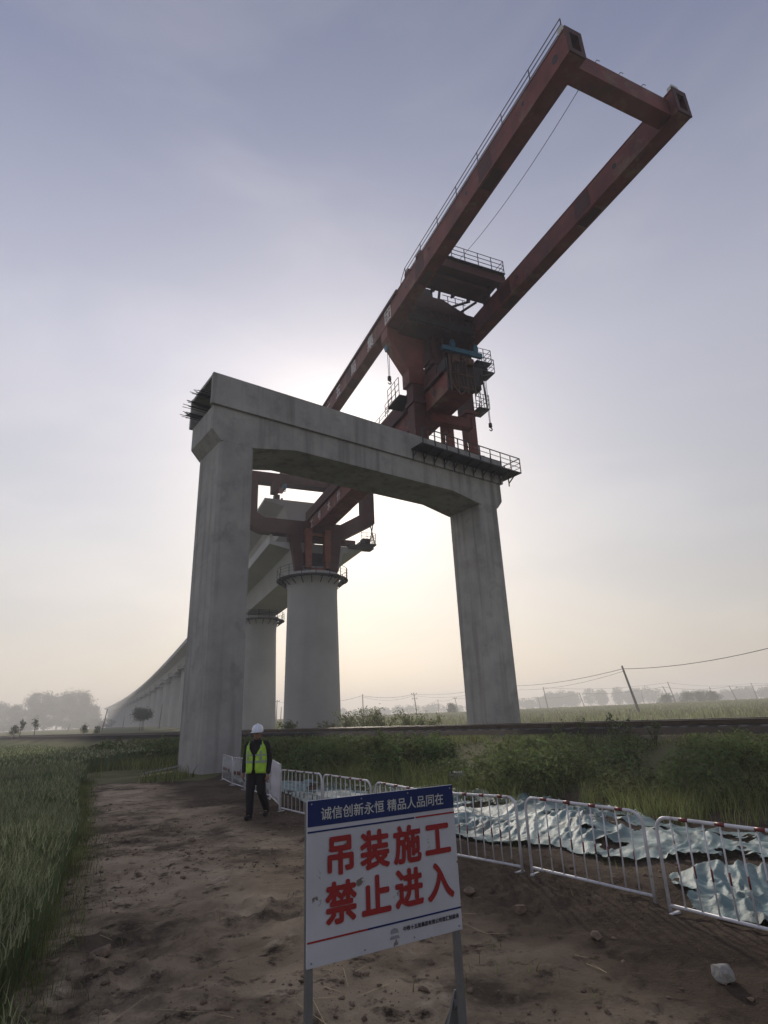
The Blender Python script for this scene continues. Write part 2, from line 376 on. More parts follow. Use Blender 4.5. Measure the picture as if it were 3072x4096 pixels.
bal = mixc(rng_(noise(12, 4), 0.35, 0.65), (0.025, 0.021, 0.019), (0.075, 0.062, 0.052))
ag = N(t, 'ShaderNodeAttribute', attribute_name='green'); ab = N(t, 'ShaderNodeAttribute', attribute_name='ballast')
adp = N(t, 'ShaderNodeAttribute', attribute_name='damp')
soil = mixc(adp.outputs['Fac'], soil, (0.060, 0.043, 0.033))
cur = mixc(ag.outputs['Fac'], soil, grs); cur = mixc(ab.outputs['Fac'], cur, bal)
t.links.new(cur, bs.inputs['Base Color'])
bp = N(t, 'ShaderNodeBump'); bp.inputs['Strength'].default_value = 1.0; bp.inputs['Distance'].default_value = 0.06
hsum = M(t, 'ADD', noise(14, 8, 0.7), M(t, 'MULTIPLY', noise(55, 4, 0.6), 0.4))
t.links.new(hsum, bp.inputs['Height']); t.links.new(bp.outputs[0], bs.inputs['Normal'])
ground = npmesh('ground', V, F, gm, smooth=True); ground['kind'] = 'structure'
damp = .85 * sstep(-2.9, -1.3, bar_side(TX, TY) + .9 * fbm(TX, TY, 1.5, 4)) * (u_ < -3)
for nm_, arr in (('green', green), ('ballast', ball), ('damp', damp)):
    at = ground.data.attributes.new(nm_, 'FLOAT', 'POINT'); at.data.foreach_set('value', np.ascontiguousarray(arr.ravel(), dtype=np.float32))

# ------------------------------------------------------------------ railway
rt = thing('railway_track', (TRK0[0], TRK0[1], 0.85), 'single railway line with steel rails along the embankment top, passing under the portal', 'railway track')
def TK(u, v, z): return Vector((TRK0[0] + TRKN[0] * u + TRKD[0] * v, TRK0[1] + TRKN[1] * u + TRKD[1] * v, z))
mb = MB(); mb.prism([(-2.75, 0.82), (2.75, 0.82), (1.75, 1.02), (-1.75, 1.02)], -45, 330, lambda d, u, z: TK(u, d, z)); mb.build('ballast_bed', BALLAST, rt)
for su in (-0.72, 0.72):
    mb = MB(); mb.prism([(su - .07, 1.06), (su + .07, 1.06), (su + .02, 1.09), (su + .02, 1.19), (su + .036, 1.2), (su + .036, 1.235), (su - .036, 1.235), (su - .036, 1.2), (su - .02, 1.19), (su - .02, 1.09)], -45, 330, lambda d, u, z: TK(u, d, z)); rl_ = mb.build('rail', RAILM, rt)
    mb = MB(); mb.box(su - .034, su + .034, -45, 330, 1.2352, 1.239, lambda u, v, z: TK(u, v, z)); mb.build('running_surface', RAILTOP, rl_)
sleeper0 = None
for k in range(90):
    vv = -14 + k * 0.6
    if sleeper0 is None:
        mb = MB(); mb.box(-1.2, 1.2, vv - .11, vv + .11, 0.94, 1.058, lambda u, v, z: TK(u, v, z)); sleeper0 = mb.build('sleeper', STAIN, rt)
    else:
        s_ = sleeper0.copy(); COL.objects.link(s_); s_.location = Vector((TRKD[0], TRKD[1], 0)) * (k * 0.6)

# ------------------------------------------------------------------ portal pier
PHI = 0.926; PA = Vector((math.sin(PHI), math.cos(PHI), 0)); PBv = Vector((-math.cos(PHI), math.sin(PHI), 0)); PO = Vector((-7.314, 23.379, 0))
def P(A, B, z): return PO + PA * A + PBv * B + Vector((0, 0, z))
cw, cdp, SP = 1.635, 2.869, 18.27
zc, z1, z2, z3, zs, h1 = 13.957, 14.481, 15.69, 17.315, 14.398, 2.213
pp = thing('portal_pier', P(0, 0, 0), 'grey concrete portal frame straddling the railway, two square columns under a heavy cap beam', 'bridge pier')
ch = 0.13
for A0, zb in ((0, -0.35), (SP - cw, -0.2)):
    def colpoly(g=0): return [(A0 + ch - g, 0 - g), (A0 + cw - ch + g, 0 - g), (A0 + cw + g, ch - g), (A0 + cw + g, cdp - ch + g), (A0 + cw - ch + g, cdp + g), (A0 + ch - g, cdp + g), (A0 - g, cdp - ch + g), (A0 - g, ch - g)]
    mb = MB(); mb.prism(colpoly(), zb, zc - 0.002, lambda z, A, B: P(A, B, z)); c_ = mb.build('column', CONC, pp)
    for zj in (4.3, 8.35, 12.3):            # pour joints: a thin lip left by the formwork
        j = MB(); j.prism(colpoly(0.007), zj, zj + 0.02, lambda z, A, B: P(A, B, z)); j.build('pour_joint', CONC, c_)
mb = MB()
e = 0.45
prof = [(-e, z2 - .002), (-e, z1), (0, zc), (cw, zc), (cw + h1, zs), (SP - cw - h1, zs), (SP - cw, zc), (SP, zc), (SP + e, z1), (SP + e, z2 - .002)]
mb.prism(prof, 0, cdp, lambda B, A, z: P(A, B, z))
capb = mb.build('cap_beam', CONC, pp, bevel=0.02)
ov = 0.142
mb = MB(); mb.box(0.25, SP + e + ov, -ov, cdp + ov, z2, z3, lambda A, B, z: P(A, B, z))
mb.box(-e - ov, 0.25, -ov, 0.05, z2, z3, lambda A, B, z: P(A, B, z)); mb.box(-e - ov, 0.25, cdp - .05, cdp + ov, z2, z3, lambda A, B, z: P(A, B, z))
mb.box(-e - ov + .02, 0.25, 0.05, cdp - .05, z3 - 0.16, z3 - 0.003, lambda A, B, z: P(A, B, z))
mb.build('beam_top_block', CONC, pp)
for B0, zz in ((0.2, 16.35), (0.75, 16.5), (1.3, 16.2), (1.85, 16.32), (2.4, 16.1), (0.95, 15.98), (1.9, 15.95)):
    mb = MB()
    for q in range(6):
        y0 = B0 + random.uniform(-.13, .13); zq = zz + random.uniform(-.09, .09); ln = random.uniform(0.35, 0.75)
        mb.tube([P(0.3, y0, zq), P(-e - ov - ln * .5, y0 + random.uniform(-.02, .02), zq), P(-e - ov - ln, y0 + random.uniform(-.07, .07), zq + random.uniform(-.05, .03))], 0.016, 5)
    mb.build('rebar_bundle', DSTEEL, pp)
wp_floor = MB(); fz = 16.25
wp_floor.box(11.2, SP + e + ov + .75, -1.15, -ov - .01, fz, fz + .06, lambda A, B, z: P(A, B, z))
wp_floor.box(SP + e + ov + .01, SP + e + ov + .75, -ov - .01, cdp, fz, fz + .06, lambda A, B, z: P(A, B, z))
wp = wp_floor.build('work_platform', DSTEEL, pp)
x1p = SP + e + ov + .72
gr = MB()
for k in range(10):
    A = 11.3 + (x1p - 11.3) * k / 9
    gr.bar(P(A, -1.12, fz + .06), P(A, -1.12, fz + 1.05), .07)
for k in range(1, 4):
    gr.bar(P(x1p, -1.12 + k * 1.3, fz + .06), P(x1p, -1.12 + k * 1.3, fz + 1.05), .07)
for hz in (.4, .72, 1.05):
    gr.bar(P(11.3, -1.12, fz + hz), P(x1p, -1.12, fz + hz), .05 if hz > 1 else .03); gr.bar(P(x1p, -1.12, fz + hz), P(x1p, cdp, fz + hz), .05 if hz > 1 else .03)
gr.build('guardrail', DSTEEL, wp)
for k in range(11):
    A = 11.3 + (x1p - 11.5) * k / 10
    br = MB(); yb = -ov - .012 if A < SP + .4 else -ov - .012
    br.bar(P(A, -1.1, fz - .02), P(A, yb - .03, fz - .02), .06); br.bar(P(A, -.75, fz - .03), P(A, yb - .04, fz - .42), .06); br.bar(P(A, yb - .04, fz - .03), P(A, yb - .04, fz - .62), .07)
    br.build('bracket', DSTEEL, wp)

# ------------------------------------------------------------------ bridge frame of reference
BM = Vector((3.26, 33.96, 0)); BD = Vector((-0.4114, 0.9114, 0)); BN = Vector((0.9114, 0.4114, 0))
def Bp(s, n, z): return BM + BD * s + BN * n + Vector((0, 0, z))
def Bbox(mb, s0, s1, n0, n1, z0, z1): return mb.box(s0, s1, n0, n1, z0, z1, Bp)
CURV_R = 6400.0
def curve_pt(s, n=0.0, z=0.0):
    if s < 26: return Bp(s, n, z)
    q = s - 26; th = q / CURV_R
    cs, cn = 26 + CURV_R * math.sin(th), -CURV_R * (1 - math.cos(th))
    return Bp(cs + n * math.sin(th), cn + n * math.cos(th), z)

# round piers
PIER_TOP = 15.25
pier0 = thing('round_pier', (0, 0, 0), 'tall round concrete pier seen through the portal, its railed ring platform carrying gantry feet', 'bridge pier', 'round piers of the viaduct'); pier0['_local'] = 1
mb = MB(); mb.lathe([(2.72, -0.4), (2.69, 1), (2.48, 13.0), (2.50, 13.8), (2.62, 14.5), (2.80, 15.0), (2.80, PIER_TOP)], 64); sh = mb.build('shaft', CONC2, pier0, smooth=True)
sh.data.polygons.foreach_set('use_smooth', [len(p.vertices) == 4 for p in sh.data.polygons])
mb = MB()
for sy in (-1.25, 1.25): mb.box(-0.9, 0.9, sy - .5, sy + .5, PIER_TOP + .002, PIER_TOP + .32)
mb.build('bearing_block', CONC2, pier0)
mb = MB(); n_ = 40; ro, ri = 3.62, 2.83
mb.lathe([(ri, 14.72), (ro, 14.72), (ro, 14.80), (ri, 14.80), (ri, 14.72)], n_, cap=False)
pf = mb.build('ring_platform', DSTEEL, pier0)
mb = MB(); n_ = 40
for hz in (0.45, 0.75, 1.05):
    ring = [(3.55 * math.cos(2 * math.pi * k / n_), 3.55 * math.sin(2 * math.pi * k / n_), 14.8 + hz) for k in range(n_ + 1)]
    mb.tube(ring, .028 if hz > 1 else .016, 5, cap=False)
for k in range(16):
    a = 2 * math.pi * (k + .5) / 16; mb.bar((3.55 * math.cos(a), 3.55 * math.sin(a), 14.8), (3.55 * math.cos(a), 3.55 * math.sin(a), 15.85), .06)
mb.build('guardrail', DSTEEL, pf)
for k in range(20):
    a = 2 * math.pi * k / 20; c, s = math.cos(a), math.sin(a)
    mb = MB(); mb.bar((2.66 * c, 2.66 * s, 14.1), (3.45 * c, 3.45 * s, 14.70), .07); mb.bar((2.72 * c, 2.72 * s, 14.69), (3.55 * c, 3.55 * s, 14.69), .06); mb.build('bracket', DSTEEL, pf)
SPAN = 26.0
for i in range(1, 24):
    s = 25.3 + SPAN * (i - 1)
    o = pier0 if i == 1 else copy_tree(pier0)
    o.location = curve_pt(s, -0.45, 0.15)
    th = 0 if s < 26 else (s - 26) / CURV_R
    o.rotation_euler = (0, 0, math.atan2(BD.y, BD.x) + th)
    if i == 2: o['label'] = 'round concrete pier half hidden behind the left portal column, second from the portal'
    elif i > 2: o['label'] = 'hazy round pier in the receding row left of the portal column'
# box girders
GT = 18.75   # deck top
def girder_sec(b=0.0):
    return [(-2.25 + b, GT - 2.75 + b), (2.25 - b, GT - 2.75 + b), (2.85 - b, GT - .75), (5.0 - b, GT - .28), (5.0 - b, GT), (-5.0 + b, GT), (-5.0 + b, GT - .28), (-2.85 + b, GT - .75)]
def make_girder(s0, s1, first=False):
    root = thing('box_girder', curve_pt((s0 + s1) / 2, 0, GT - 2.75), 'pale concrete box girder ending over the tall round pier, under the gantry rear frame' if first else 'pale concrete box girder span curving away into the haze', 'bridge girder', 'box girders of the viaduct')
    mb = MB(); sec = girder_sec()
    n = len(sec); vs = [curve_pt(s0, u, v) for u, v in sec] + [curve_pt(s1, u, v) for u, v in sec]
    fs = [tuple(range(n))[::-1], tuple(range(n, 2 * n))] + [(i, (i + 1) % n, n + (i + 1) % n, n + i) for i in range(n)]
    mb.add(vs, fs); g_ = mb.build('girder_body', CONC3, root)
    if first:
        mb = MB(); mb.prism([(-1.5, GT - 2.3), (1.5, GT - 2.3), (2.0, GT - .95), (-2.0, GT - .95)], s0 - .012, s0 - .004, lambda d, u, v: Bp(d, u, v)); mb.build('opening_shade_sheet', DARK, root)  # dark sheet on the solid end face, painting the shade of a hollow
    for sgn in (-1, 1):
        mb = MB(); mb.hexa([curve_pt(s0 + .02, sgn * 4.72, GT + .002), curve_pt(s0 + .02, sgn * 4.95, GT + .002), curve_pt(s1 - .02, sgn * 4.95, GT + .002), curve_pt(s1 - .02, sgn * 4.72, GT + .002), curve_pt(s0 + .02, sgn * 4.72, GT + .72), curve_pt(s0 + .02, sgn * 4.95, GT + .72), curve_pt(s1 - .02, sgn * 4.95, GT + .72), curve_pt(s1 - .02, sgn * 4.72, GT + .72)])
        mb.build('parapet', CONC3, root)
    return root
for i in range(23):
    make_girder(25.0 + SPAN * i + .03, 25.0 + SPAN * (i + 1) - .03, i == 0)

# ------------------------------------------------------------------ text helper
def text_mesh(txt, size, bold=0.0, width=1.0):
    c = bpy.data.curves.new('t', 'FONT'); c.body = txt; c.size = size; c.offset = bold; c.align_x = 'CENTER'; c.align_y = 'CENTER'
    o = bpy.data.objects.new('t', c); COL.objects.link(o)
    dg = bpy.context.evaluated_depsgraph_get(); me = bpy.data.meshes.new_from_object(o.evaluated_get(dg))
    bpy.data.objects.remove(o)
    return me
def put_text(name, txt, size, material, parent, centre, ex, ey, bold=0.0, sx=1.0, thick=0.0):
    """ex, ey: unit axes of the writing; lies 3 mm proud of its plate"""
    me = text_mesh(txt, size, 0.0)
    if bold:                                     # heavier strokes: the sheet repeated with small shifts, each a hair prouder
        bm = bmesh.new()
        for k in range(8):
            o0 = len(bm.verts); bm.from_mesh(me); bm.verts.ensure_lookup_table(); an = k * math.pi / 4
            for v in bm.verts[o0:]: v.co += Vector((math.cos(an) * bold, math.sin(an) * bold, k * size * .0006))
        bm.to_mesh(me); bm.free()
    q = parent
    while q.parent: q = q.parent
    ex, ey, ce = Vector(ex), Vector(ey), Vector(centre) - q.location
    xs = [v.co.x for v in me.vertices]; ys = [v.co.y for v in me.vertices]
    cx, cy = (min(xs) + max(xs)) / 2, (min(ys) + max(ys)) / 2
    en = ex.cross(ey)
    for v in me.vertices: v.co = ce + ex * ((v.co.x - cx) * sx) + ey * (v.co.y - cy) + en * v.co.z
    me.materials.clear(); me.materials.append(material); me.name = name
    o = bpy.data.objects.new(name, me); COL.objects.link(o); o.parent = parent
    return o

# ------------------------------------------------------------------ launching gantry
GB, GH = 25.97, 1.42         # girder underside, height
gy = thing('launching_gantry', Bp(0, 0, 17.4), 'huge rust red girder launching gantry with two long parallel beams jutting over the portal', 'gantry crane')
GI, GO_ = 2.62, 3.43
def girder_beam(sgn, s_tip, s_end):
    n0, n1 = sorted((sgn * GI, sgn * GO_))
    mb = MB()
    tk = 0.05; zb, zt = GB, GB + GH
    for (a, b, c, d) in ((n0, n1, zb, zb + tk), (n0, n1, zt - tk, zt), (n0 + .03, n0 + .07, zb + tk, zt - tk), (n1 - .07, n1 - .03, zb + tk, zt - tk)):
        Bbox(mb, s_tip, s_end, a, b, c, d)
    Bbox(mb, s_tip + .9, s_tip + .95, n0 + .08, n1 - .08, zb + .06, zt - .06)     # diaphragm
    g_ = mb.build('main_girder', RED, gy)
    ep = MB()
    for (a, b, c, d) in ((n0 - .02, n1 + .02, zb - .02, zb + .22), (n0 - .02, n1 + .02, zt - .25, zt + .06), (n0 - .02, n0 + .18, zb + .22, zt - .25), (n1 - .18, n1 + .02, zb + .22, zt - .25)):
        Bbox(ep, s_tip - .06, s_tip - .003, a, b, c, d)
    ep.build('end_plate', RED2, g_)
    return g_
gl = girder_beam(-1, -19.15, 30); grt = girder_beam(1, -19.05, 30)
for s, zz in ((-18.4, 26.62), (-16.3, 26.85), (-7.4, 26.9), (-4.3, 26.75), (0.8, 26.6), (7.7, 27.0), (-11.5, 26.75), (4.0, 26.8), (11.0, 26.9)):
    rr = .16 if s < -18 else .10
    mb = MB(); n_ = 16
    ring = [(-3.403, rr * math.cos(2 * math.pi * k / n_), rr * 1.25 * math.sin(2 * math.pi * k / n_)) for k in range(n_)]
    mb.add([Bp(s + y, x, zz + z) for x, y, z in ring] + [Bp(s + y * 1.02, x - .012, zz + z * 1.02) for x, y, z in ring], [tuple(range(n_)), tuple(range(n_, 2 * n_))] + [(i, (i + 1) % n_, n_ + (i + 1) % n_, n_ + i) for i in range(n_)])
    mb.build('hole_shade_disc', DARK, gl)  # near-black disc on the plate, standing in for a hole's shaded inside
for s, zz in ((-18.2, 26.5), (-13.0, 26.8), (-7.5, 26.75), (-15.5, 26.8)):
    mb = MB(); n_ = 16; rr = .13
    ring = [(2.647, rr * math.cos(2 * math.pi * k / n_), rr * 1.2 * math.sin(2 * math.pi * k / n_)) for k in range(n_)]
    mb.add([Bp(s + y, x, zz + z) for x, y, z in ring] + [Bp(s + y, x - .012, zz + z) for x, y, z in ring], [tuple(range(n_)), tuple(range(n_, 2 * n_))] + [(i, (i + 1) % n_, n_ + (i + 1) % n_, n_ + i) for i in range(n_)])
    mb.build('hole_shade_disc', DARK, grt)  # same dark disc painted for hole shade, no cut in the girder
for sgn, g_ in ((-1, gl), (1, grt)):
    for s_ in (-13.2, -6.2, 5.9, 13.0, 20.0):
        mb = MB(); a_, b_ = sorted((sgn * GI, sgn * GO_))
        Bbox(mb, s_ - .55, s_ + .55, a_ + .018, a_ + .0296, GB + .18, GB + GH - .18); Bbox(mb, s_ - .55, s_ + .55, b_ - .0296, b_ - .018, GB + .18, GB + GH - .18); Bbox(mb, s_ - .6, s_ + .6, a_ + .12, b_ - .12, GB - .014, GB - .002)
        mb.build('splice_plate', RED2, g_)
# handrail along the outer edge of the left girder
mb = MB(); hb = GB + GH
def hand(mb, s0, s1, n, z, h=1.0, step=2.0, rails=(.33, .66, 1.0), pr=.025, tr=.022):
    k = max(1, int(round((s1 - s0) / step)))
    for i in range(k + 1):
        s = s0 + (s1 - s0) * i / k; mb.tube([Bp(s, n, z), Bp(s, n, z + h)], pr, 5)
    for q in rails: mb.tube([Bp(s0, n, z + h * q), Bp(s1, n, z + h * q)], tr, 5)
hand(mb, -18.95, -4.2, -3.3, hb, 0.95, 2.1)
mb.tube([Bp(-4.2, -3.3, hb + .95), Bp(-3.6, -3.3, hb + .5), Bp(-3.4, -3.3, hb)], .022, 5)
mb.build('handrail', RED2, gl)
for s_, ch_ in ((-1.55, '团'), (1.5, '集'), (4.9, '局'), (8.4, '五'), (11.0, '十'), (14.0, '铁'), (17.0, '中')):
    put_text('lettering', ch_, 1.12, WHITEP, gl, Bp(s_, -3.4035, 26.67), -BD, (0, 0, 1), bold=0.022, sx=1.0)
# top lip / rail on the girders
for sgn, g_ in ((-1, gl), (1, grt)):
    mb = MB(); Bbox(mb, -18.9, 30, sgn * 2.85 - .05, sgn * 2.85 + .05, hb + .002, hb + .10); mb.build('crane_rail', DSTEEL, g_)
mb = MB(); Bbox(mb, -3.2, 30, -3.52, -3.434, hb - .16, hb + .03); mb.build('top_flange', RED2, gl)
# tip cross beam
mb = MB(); Bbox(mb, -18.75, -18.05, -2.615, 2.615, GB + .12, GB + 1.12); xb = mb.build('tip_cross_beam', RED, gy)
mb = MB()
for n in (-1.5, -.2, 1.1): mb.tube([Bp(-18.7, n, GB + 1.1), Bp(-18.8, n + .05, GB + 1.2), Bp(-18.82, n + .2, GB + 1.2)], .015, 5)
mb.build('cable_clip', DSTEEL, xb)
for sgn, g_ in ((-1, gl), (1, grt)):
    mb = MB(); c0 = sgn * 3.02 - (.15 if sgn < 0 else 0)
    Bbox(mb, -19.0, -18.75, c0 - .2, c0 + .2, hb + .16, hb + .46); mb.bar(Bp(-18.87, c0, hb), Bp(-18.87, c0, hb + .17), .08)
    mb.build('floodlight', LAMPW, g_)
# front support: cross box, funnel leg, right leg
mb = MB(); Bbox(mb, -2.7, -.1, -2.6, 2.6, 25.55, 26.75); Bbox(mb, -2.4, -.5, -2.3, 2.3, 26.75, 27.25); mb.prism([(-2.25, 27.25), (2.3, 27.25), (2.3, 27.75), (1.5, 28.05), (.6, 28.45), (-2.25, 28.55)], -2.3, -.9, Bp); Bbox(mb, -2.75, -2.4, -2.5, 2.5, 26.9, 27.3)
fs_ = mb.build('front_support', RED2, gy)
mb = MB()
for k in range(9):
    n = -2.2 + k * .52 + random.uniform(-.1, .1); zz_ = 28.5 if n < .5 else (28.2 if n < 1.2 else 27.8); Bbox(mb, -2.1 + random.uniform(0, .5), -1.0, n, n + random.uniform(.2, .42), zz_ - .02, zz_ + random.uniform(.15, .45))
Bbox(mb, -2.9, -2.72, -2.4, 2.3, 25.7, 26.1)
for k in range(6): mb.tube([Bp(-2.75, -2.3 + k * .8, 26.5), Bp(-2.85, -2.0 + k * .8, 25.6), Bp(-2.8, -1.6 + k * .8, 26.4)], .03, 5)
mb.build('hydraulic_unit', DARK, fs_)
mb = MB(); mb.prism([(-3.40, 25.965), (-.6, 25.54), (-.8, 24.2), (-.95, 22.0), (-1.98, 22.0), (-1.98, 23.0), (-3.40, 25.2)], -1.35, -.35, Bp)
lg = mb.build('leg', RED, fs_); 
mb = MB(); Bbox(mb, -1.3, -.4, -1.75, -.95, 17.75, 21.998); Bbox(mb, -1.4, -.3, -1.85, -.92, 20.6, 20.9); Bbox(mb, -1.45, -.25, -1.95, -.92, 17.34, 17.75); mb.build('lower_leg', RED2, lg)
mb = MB(); Bbox(mb, -.45, .45, 2.62, 3.42, 21.3, 25.965); lg2 = mb.build('leg', RED2, fs_)
mb = MB(); Bbox(mb, -.38, .38, 2.78, 3.48, 17.95, 21.2); Bbox(mb, -.55, .55, 2.6, 3.66, 21.1, 21.3); Bbox(mb, -.6, .6, 2.5, 3.75, 17.34, 17.95); mb.build('lower_leg', RED, lg2)
mb = MB(); mb.prism([(2.6, 25.54), (3.0, 25.54), (2.6, 24.3), (1.3, 25.54)], -.5, .5, Bp); mb.build('gusset_plate', RED2, fs_)
# machinery between the legs
mb = MB(); Bbox(mb, -1.2, -.2, -.4, 2.55, 23.5, 23.8); Bbox(mb, -1.0, -.3, -.55, .9, 22.4, 23.5); Bbox(mb, -.9, -.1, 1.0, 2.6, 22.2, 23.5)
Bbox(mb, -1.6, -.4, -.4, .5, 24.0, 25.55); Bbox(mb, -1.5, -.5, .9, 2.5, 24.6, 25.55)
mb.bar(Bp(-1.4, .6, 25.5), Bp(-1.4, 1.1, 22.0), .16); mb.bar(Bp(-1.4, -.5, 22.6), Bp(-1.4, 1.0, 24.3), .16); mb.bar(Bp(-1.4, 1.0, 24.3), Bp(-1.4, 1.0, 21.2), .2)
for n in (-.3, .35, 1.2, 1.9, 2.5): mb.tube([Bp(-1.9, n, 25.5), Bp(-1.9, n, 23.6)], .11, 10)
Bbox(mb, -2.1, -1.7, -.6, 2.7, 23.3, 23.6)
mb.build('machine_deck', RED2, fs_)
mb = MB(); Bbox(mb, -1.6, -1.0, -.55, 2.25, 19.3, 19.95); Bbox(mb, -1.68, -.95, 2.25, 2.33, 19.22, 20.02); mb.build('lower_cross_beam', RED, fs_)
# guide beam below
gb = MB(); Bbox(gb, -4.1, 26.2, -.88, .88, 20.02, 21.35); gbo = gb.build('guide_beam', RED, gy)
mb = MB(); Bbox(mb, -3.9, 26.2, -1.12, 1.12, 21.352, 21.55); Bbox(mb, -3.0, 26.2, -.95, .95, 21.552, 22.55); mb.build('guide_beam_rail', RED2, gbo)
cab = MB()
for (n0, n1) in ((-.80, -.72), (-.28, -.22), (.35, .41), (.86, .94)): Bbox(cab, -4.42, -4.36, n0, n1, 19.85, 22.4)
for z in (20.2, 21.1, 22.34): Bbox(cab, -4.41, -4.35, -.72, .86, z, z + .07)
cab.bar(Bp(-4.45, -.76, 20.3), Bp(-4.45, -.2, 19.6), .07); cab.bar(Bp(-4.45, -.2, 19.6), Bp(-4.45, .3, 20.2), .07)
for k in range(6): cab.tube([Bp(-4.3, -.6 + k * .27, 22.3), Bp(-4.24, -.65 + k * .27, 21.2), Bp(-4.3, -.55 + k * .27, 20.2)], .035, 6)
cb_ = cab.build('pump_frame', BROWNP, gbo)
for n in (-.45, .55):
    mb = MB(); Bbox(mb, -4.75, -4.43, n - .16, n + .2, 21.75, 22.15); mb.build('pump_motor', BROWNP, gbo)
mb = MB(); Bbox(mb, -4.22, -4.11, -.86, .9, 20.1, 22.3); mb.build('end_shade_slab', DARK, gbo)  # dark slab added over the beam end, where the face lies in shadow
mb = MB(); Bbox(mb, -4.1, -3.02, -.9, .95, 21.56, 22.3); Bbox(mb, -3.9, -3.2, 1.13, 1.7, 20.9, 22.2); Bbox(mb, -3.4, -2.6, 1.75, 2.3, 21.6, 22.7); Bbox(mb, -3.7, -3.3, 1.2, 1.5, 22.2, 22.6)
for k in range(7): mb.tube([Bp(-3.0 - .15 * k, 1.0, 22.2 + .03 * k), Bp(-3.2 - .1 * k, 1.5 + .1 * k, 21.6), Bp(-2.4, 2.0, 23.6)], .03, 5)
mb.build('hydraulic_unit', DARK, gbo)
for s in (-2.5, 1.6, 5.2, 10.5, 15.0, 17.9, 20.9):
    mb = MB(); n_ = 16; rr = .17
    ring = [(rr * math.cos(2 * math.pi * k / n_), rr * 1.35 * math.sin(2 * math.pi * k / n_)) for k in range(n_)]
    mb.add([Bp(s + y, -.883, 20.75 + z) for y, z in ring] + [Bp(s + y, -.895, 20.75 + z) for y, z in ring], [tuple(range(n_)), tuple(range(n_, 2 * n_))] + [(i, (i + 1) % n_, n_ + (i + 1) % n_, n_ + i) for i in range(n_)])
    mb.build('hole_shade_disc', DARK, gbo)  # uncut guide beam: dark disc stands for the shade inside a hole
for s_, ch_ in ((15.8, '什'), (18.6, '木'), (21.6, '号'), (24.2, '工')):
    put_text('lettering', ch_, .95, WHITEP, gbo, Bp(s_, -.8845, 20.68), -BD, (0, 0, 1), bold=0.012)
for s0 in (-.7, ):
    for n in (-.75, .75):
        mb = MB(); Bbox(mb, s0 - .1, s0 + .4 + .5, n - .22 + .4 * (n > 0), n + .22 + .4 * (n > 0), 17.34, 20.0); mb.build('guide_beam_foot', ORANGE, gbo)
mb = MB(); hand(mb, 3.2, 12, -.85, 22.55, 1.0, 1.4); mb.tube([Bp(3.0, -.9, 22.55), Bp(3.0, -.9, 24.1)], .035, 6); mb.build('handrail', DSTEEL, gbo)
mb = MB()
hand(mb, 2.2, 3.4, -1.6, 22.0, 1.0, .6); hand(mb, 0.2, 2.0, -2.0, 21.9, 1.4, .6); Bbox(mb, 0.1, 2.0, -2.05, -.95, 21.82, 21.9); mb.build('access_platform', DSTEEL, fs_)
# feet of the guide beam on the round pier
for n in (-1.25, .72):
    mb = MB(); mb.prism([(n - .33, 20.0), (n + .33, 20.0), (n + .26, 15.95), (n - .26, 15.95)], 23.75, 24.55, Bp); mb.build('guide_beam_foot', ORANGE, gbo)
mb = MB(); Bbox(mb, 23.85, 24.5, -1.0, .45, 15.6, 15.94); Bbox(mb, 23.9, 24.4, -1.0, .42, 19.3, 19.6); mb.build('foot_tie', ORANGE, gbo)
for sg, a in ((-1, -3.1), (1, 1.2)):
    mb = MB(); pl = [(a, 19.2), (a + .9 if sg < 0 else a + .2, 19.2), (a + 1.1 if sg < 0 else a + .1, 15.7), (a + .55 if sg < 0 else a + 1.0, 15.7), (a + 1.5, 19.2)] if sg > 0 else [(a, 19.2), (a + 1.0, 19.2), (a + 1.3, 17.4), (a + 1.4, 15.7), (a + .55, 15.7)]
    if sg > 0: pl = [(1.1, 19.2), (2.35, 19.2), (1.9, 15.7), (1.15, 15.7)]
    mb.prism(pl, 24.2, 24.8, Bp); mb.build('side_support', RED2, gbo)
# rear support: a closed frame the girders pass through
RS0, RS1 = 24.6, 25.9
outer = [(-7.6, 26.0), (-7.6, 20.3), (-5.9, 19.6), (2.6, 19.5), (3.2, 19.7), (6.35, 21.5), (6.35, 26.0)]
inner = [(-6.4, 25.0), (-6.4, 21.5), (-5.6, 21.05), (2.4, 21.0), (5.05, 22.6), (5.05, 25.0)]
mb = MB()
mb.prism([outer[0], outer[1], inner[1], inner[0]], RS0, RS1, Bp); mb.prism([outer[1], outer[2], inner[2], inner[1]], RS0, RS1, Bp)
mb.prism([outer[2], outer[3], inner[3], inner[2]], RS0, RS1, Bp); mb.prism([outer[3], outer[4], outer[5], inner[4], inner[3]], RS0, RS1, Bp)
mb.prism([outer[5], outer[6], inner[5], inner[4]], RS0, RS1, Bp); mb.prism([outer[6], outer[0], inner[0], inner[5]], RS0, RS1, Bp)
rs = mb.build('rear_support', RED2, gy)
mb = MB(); Bbox(mb, 24.3, 26.2, 4.6, 6.35, 18.95, 19.1); hand(mb, 24.4, 26.1, 6.3, 19.1, 1.1, .6)
for n in (4.7, 5.3, 5.9, 6.3): mb.tube([Bp(24.35, n, 19.1), Bp(24.35, n, 20.3)], .03, 5)
for q in (.4, .8, 1.2): mb.tube([Bp(24.35, 4.6, 19.1 + q), Bp(24.35, 6.3, 19.1 + q)], .025, 5)
mb.bar(Bp(24.4, 6.2, 19.1), Bp(24.6, 5.8, 21.4), .12); mb.bar(Bp(24.4, 5.6, 19.1), Bp(24.6, 6.2, 21.6), .08)
Bbox(mb, 24.5, 25.6, 3.4, 6.1, 18.55, 18.93); Bbox(mb, 24.5, 25.4, 4.9, 5.7, 19.1, 19.7)
mb.build('access_platform', DARK, rs)
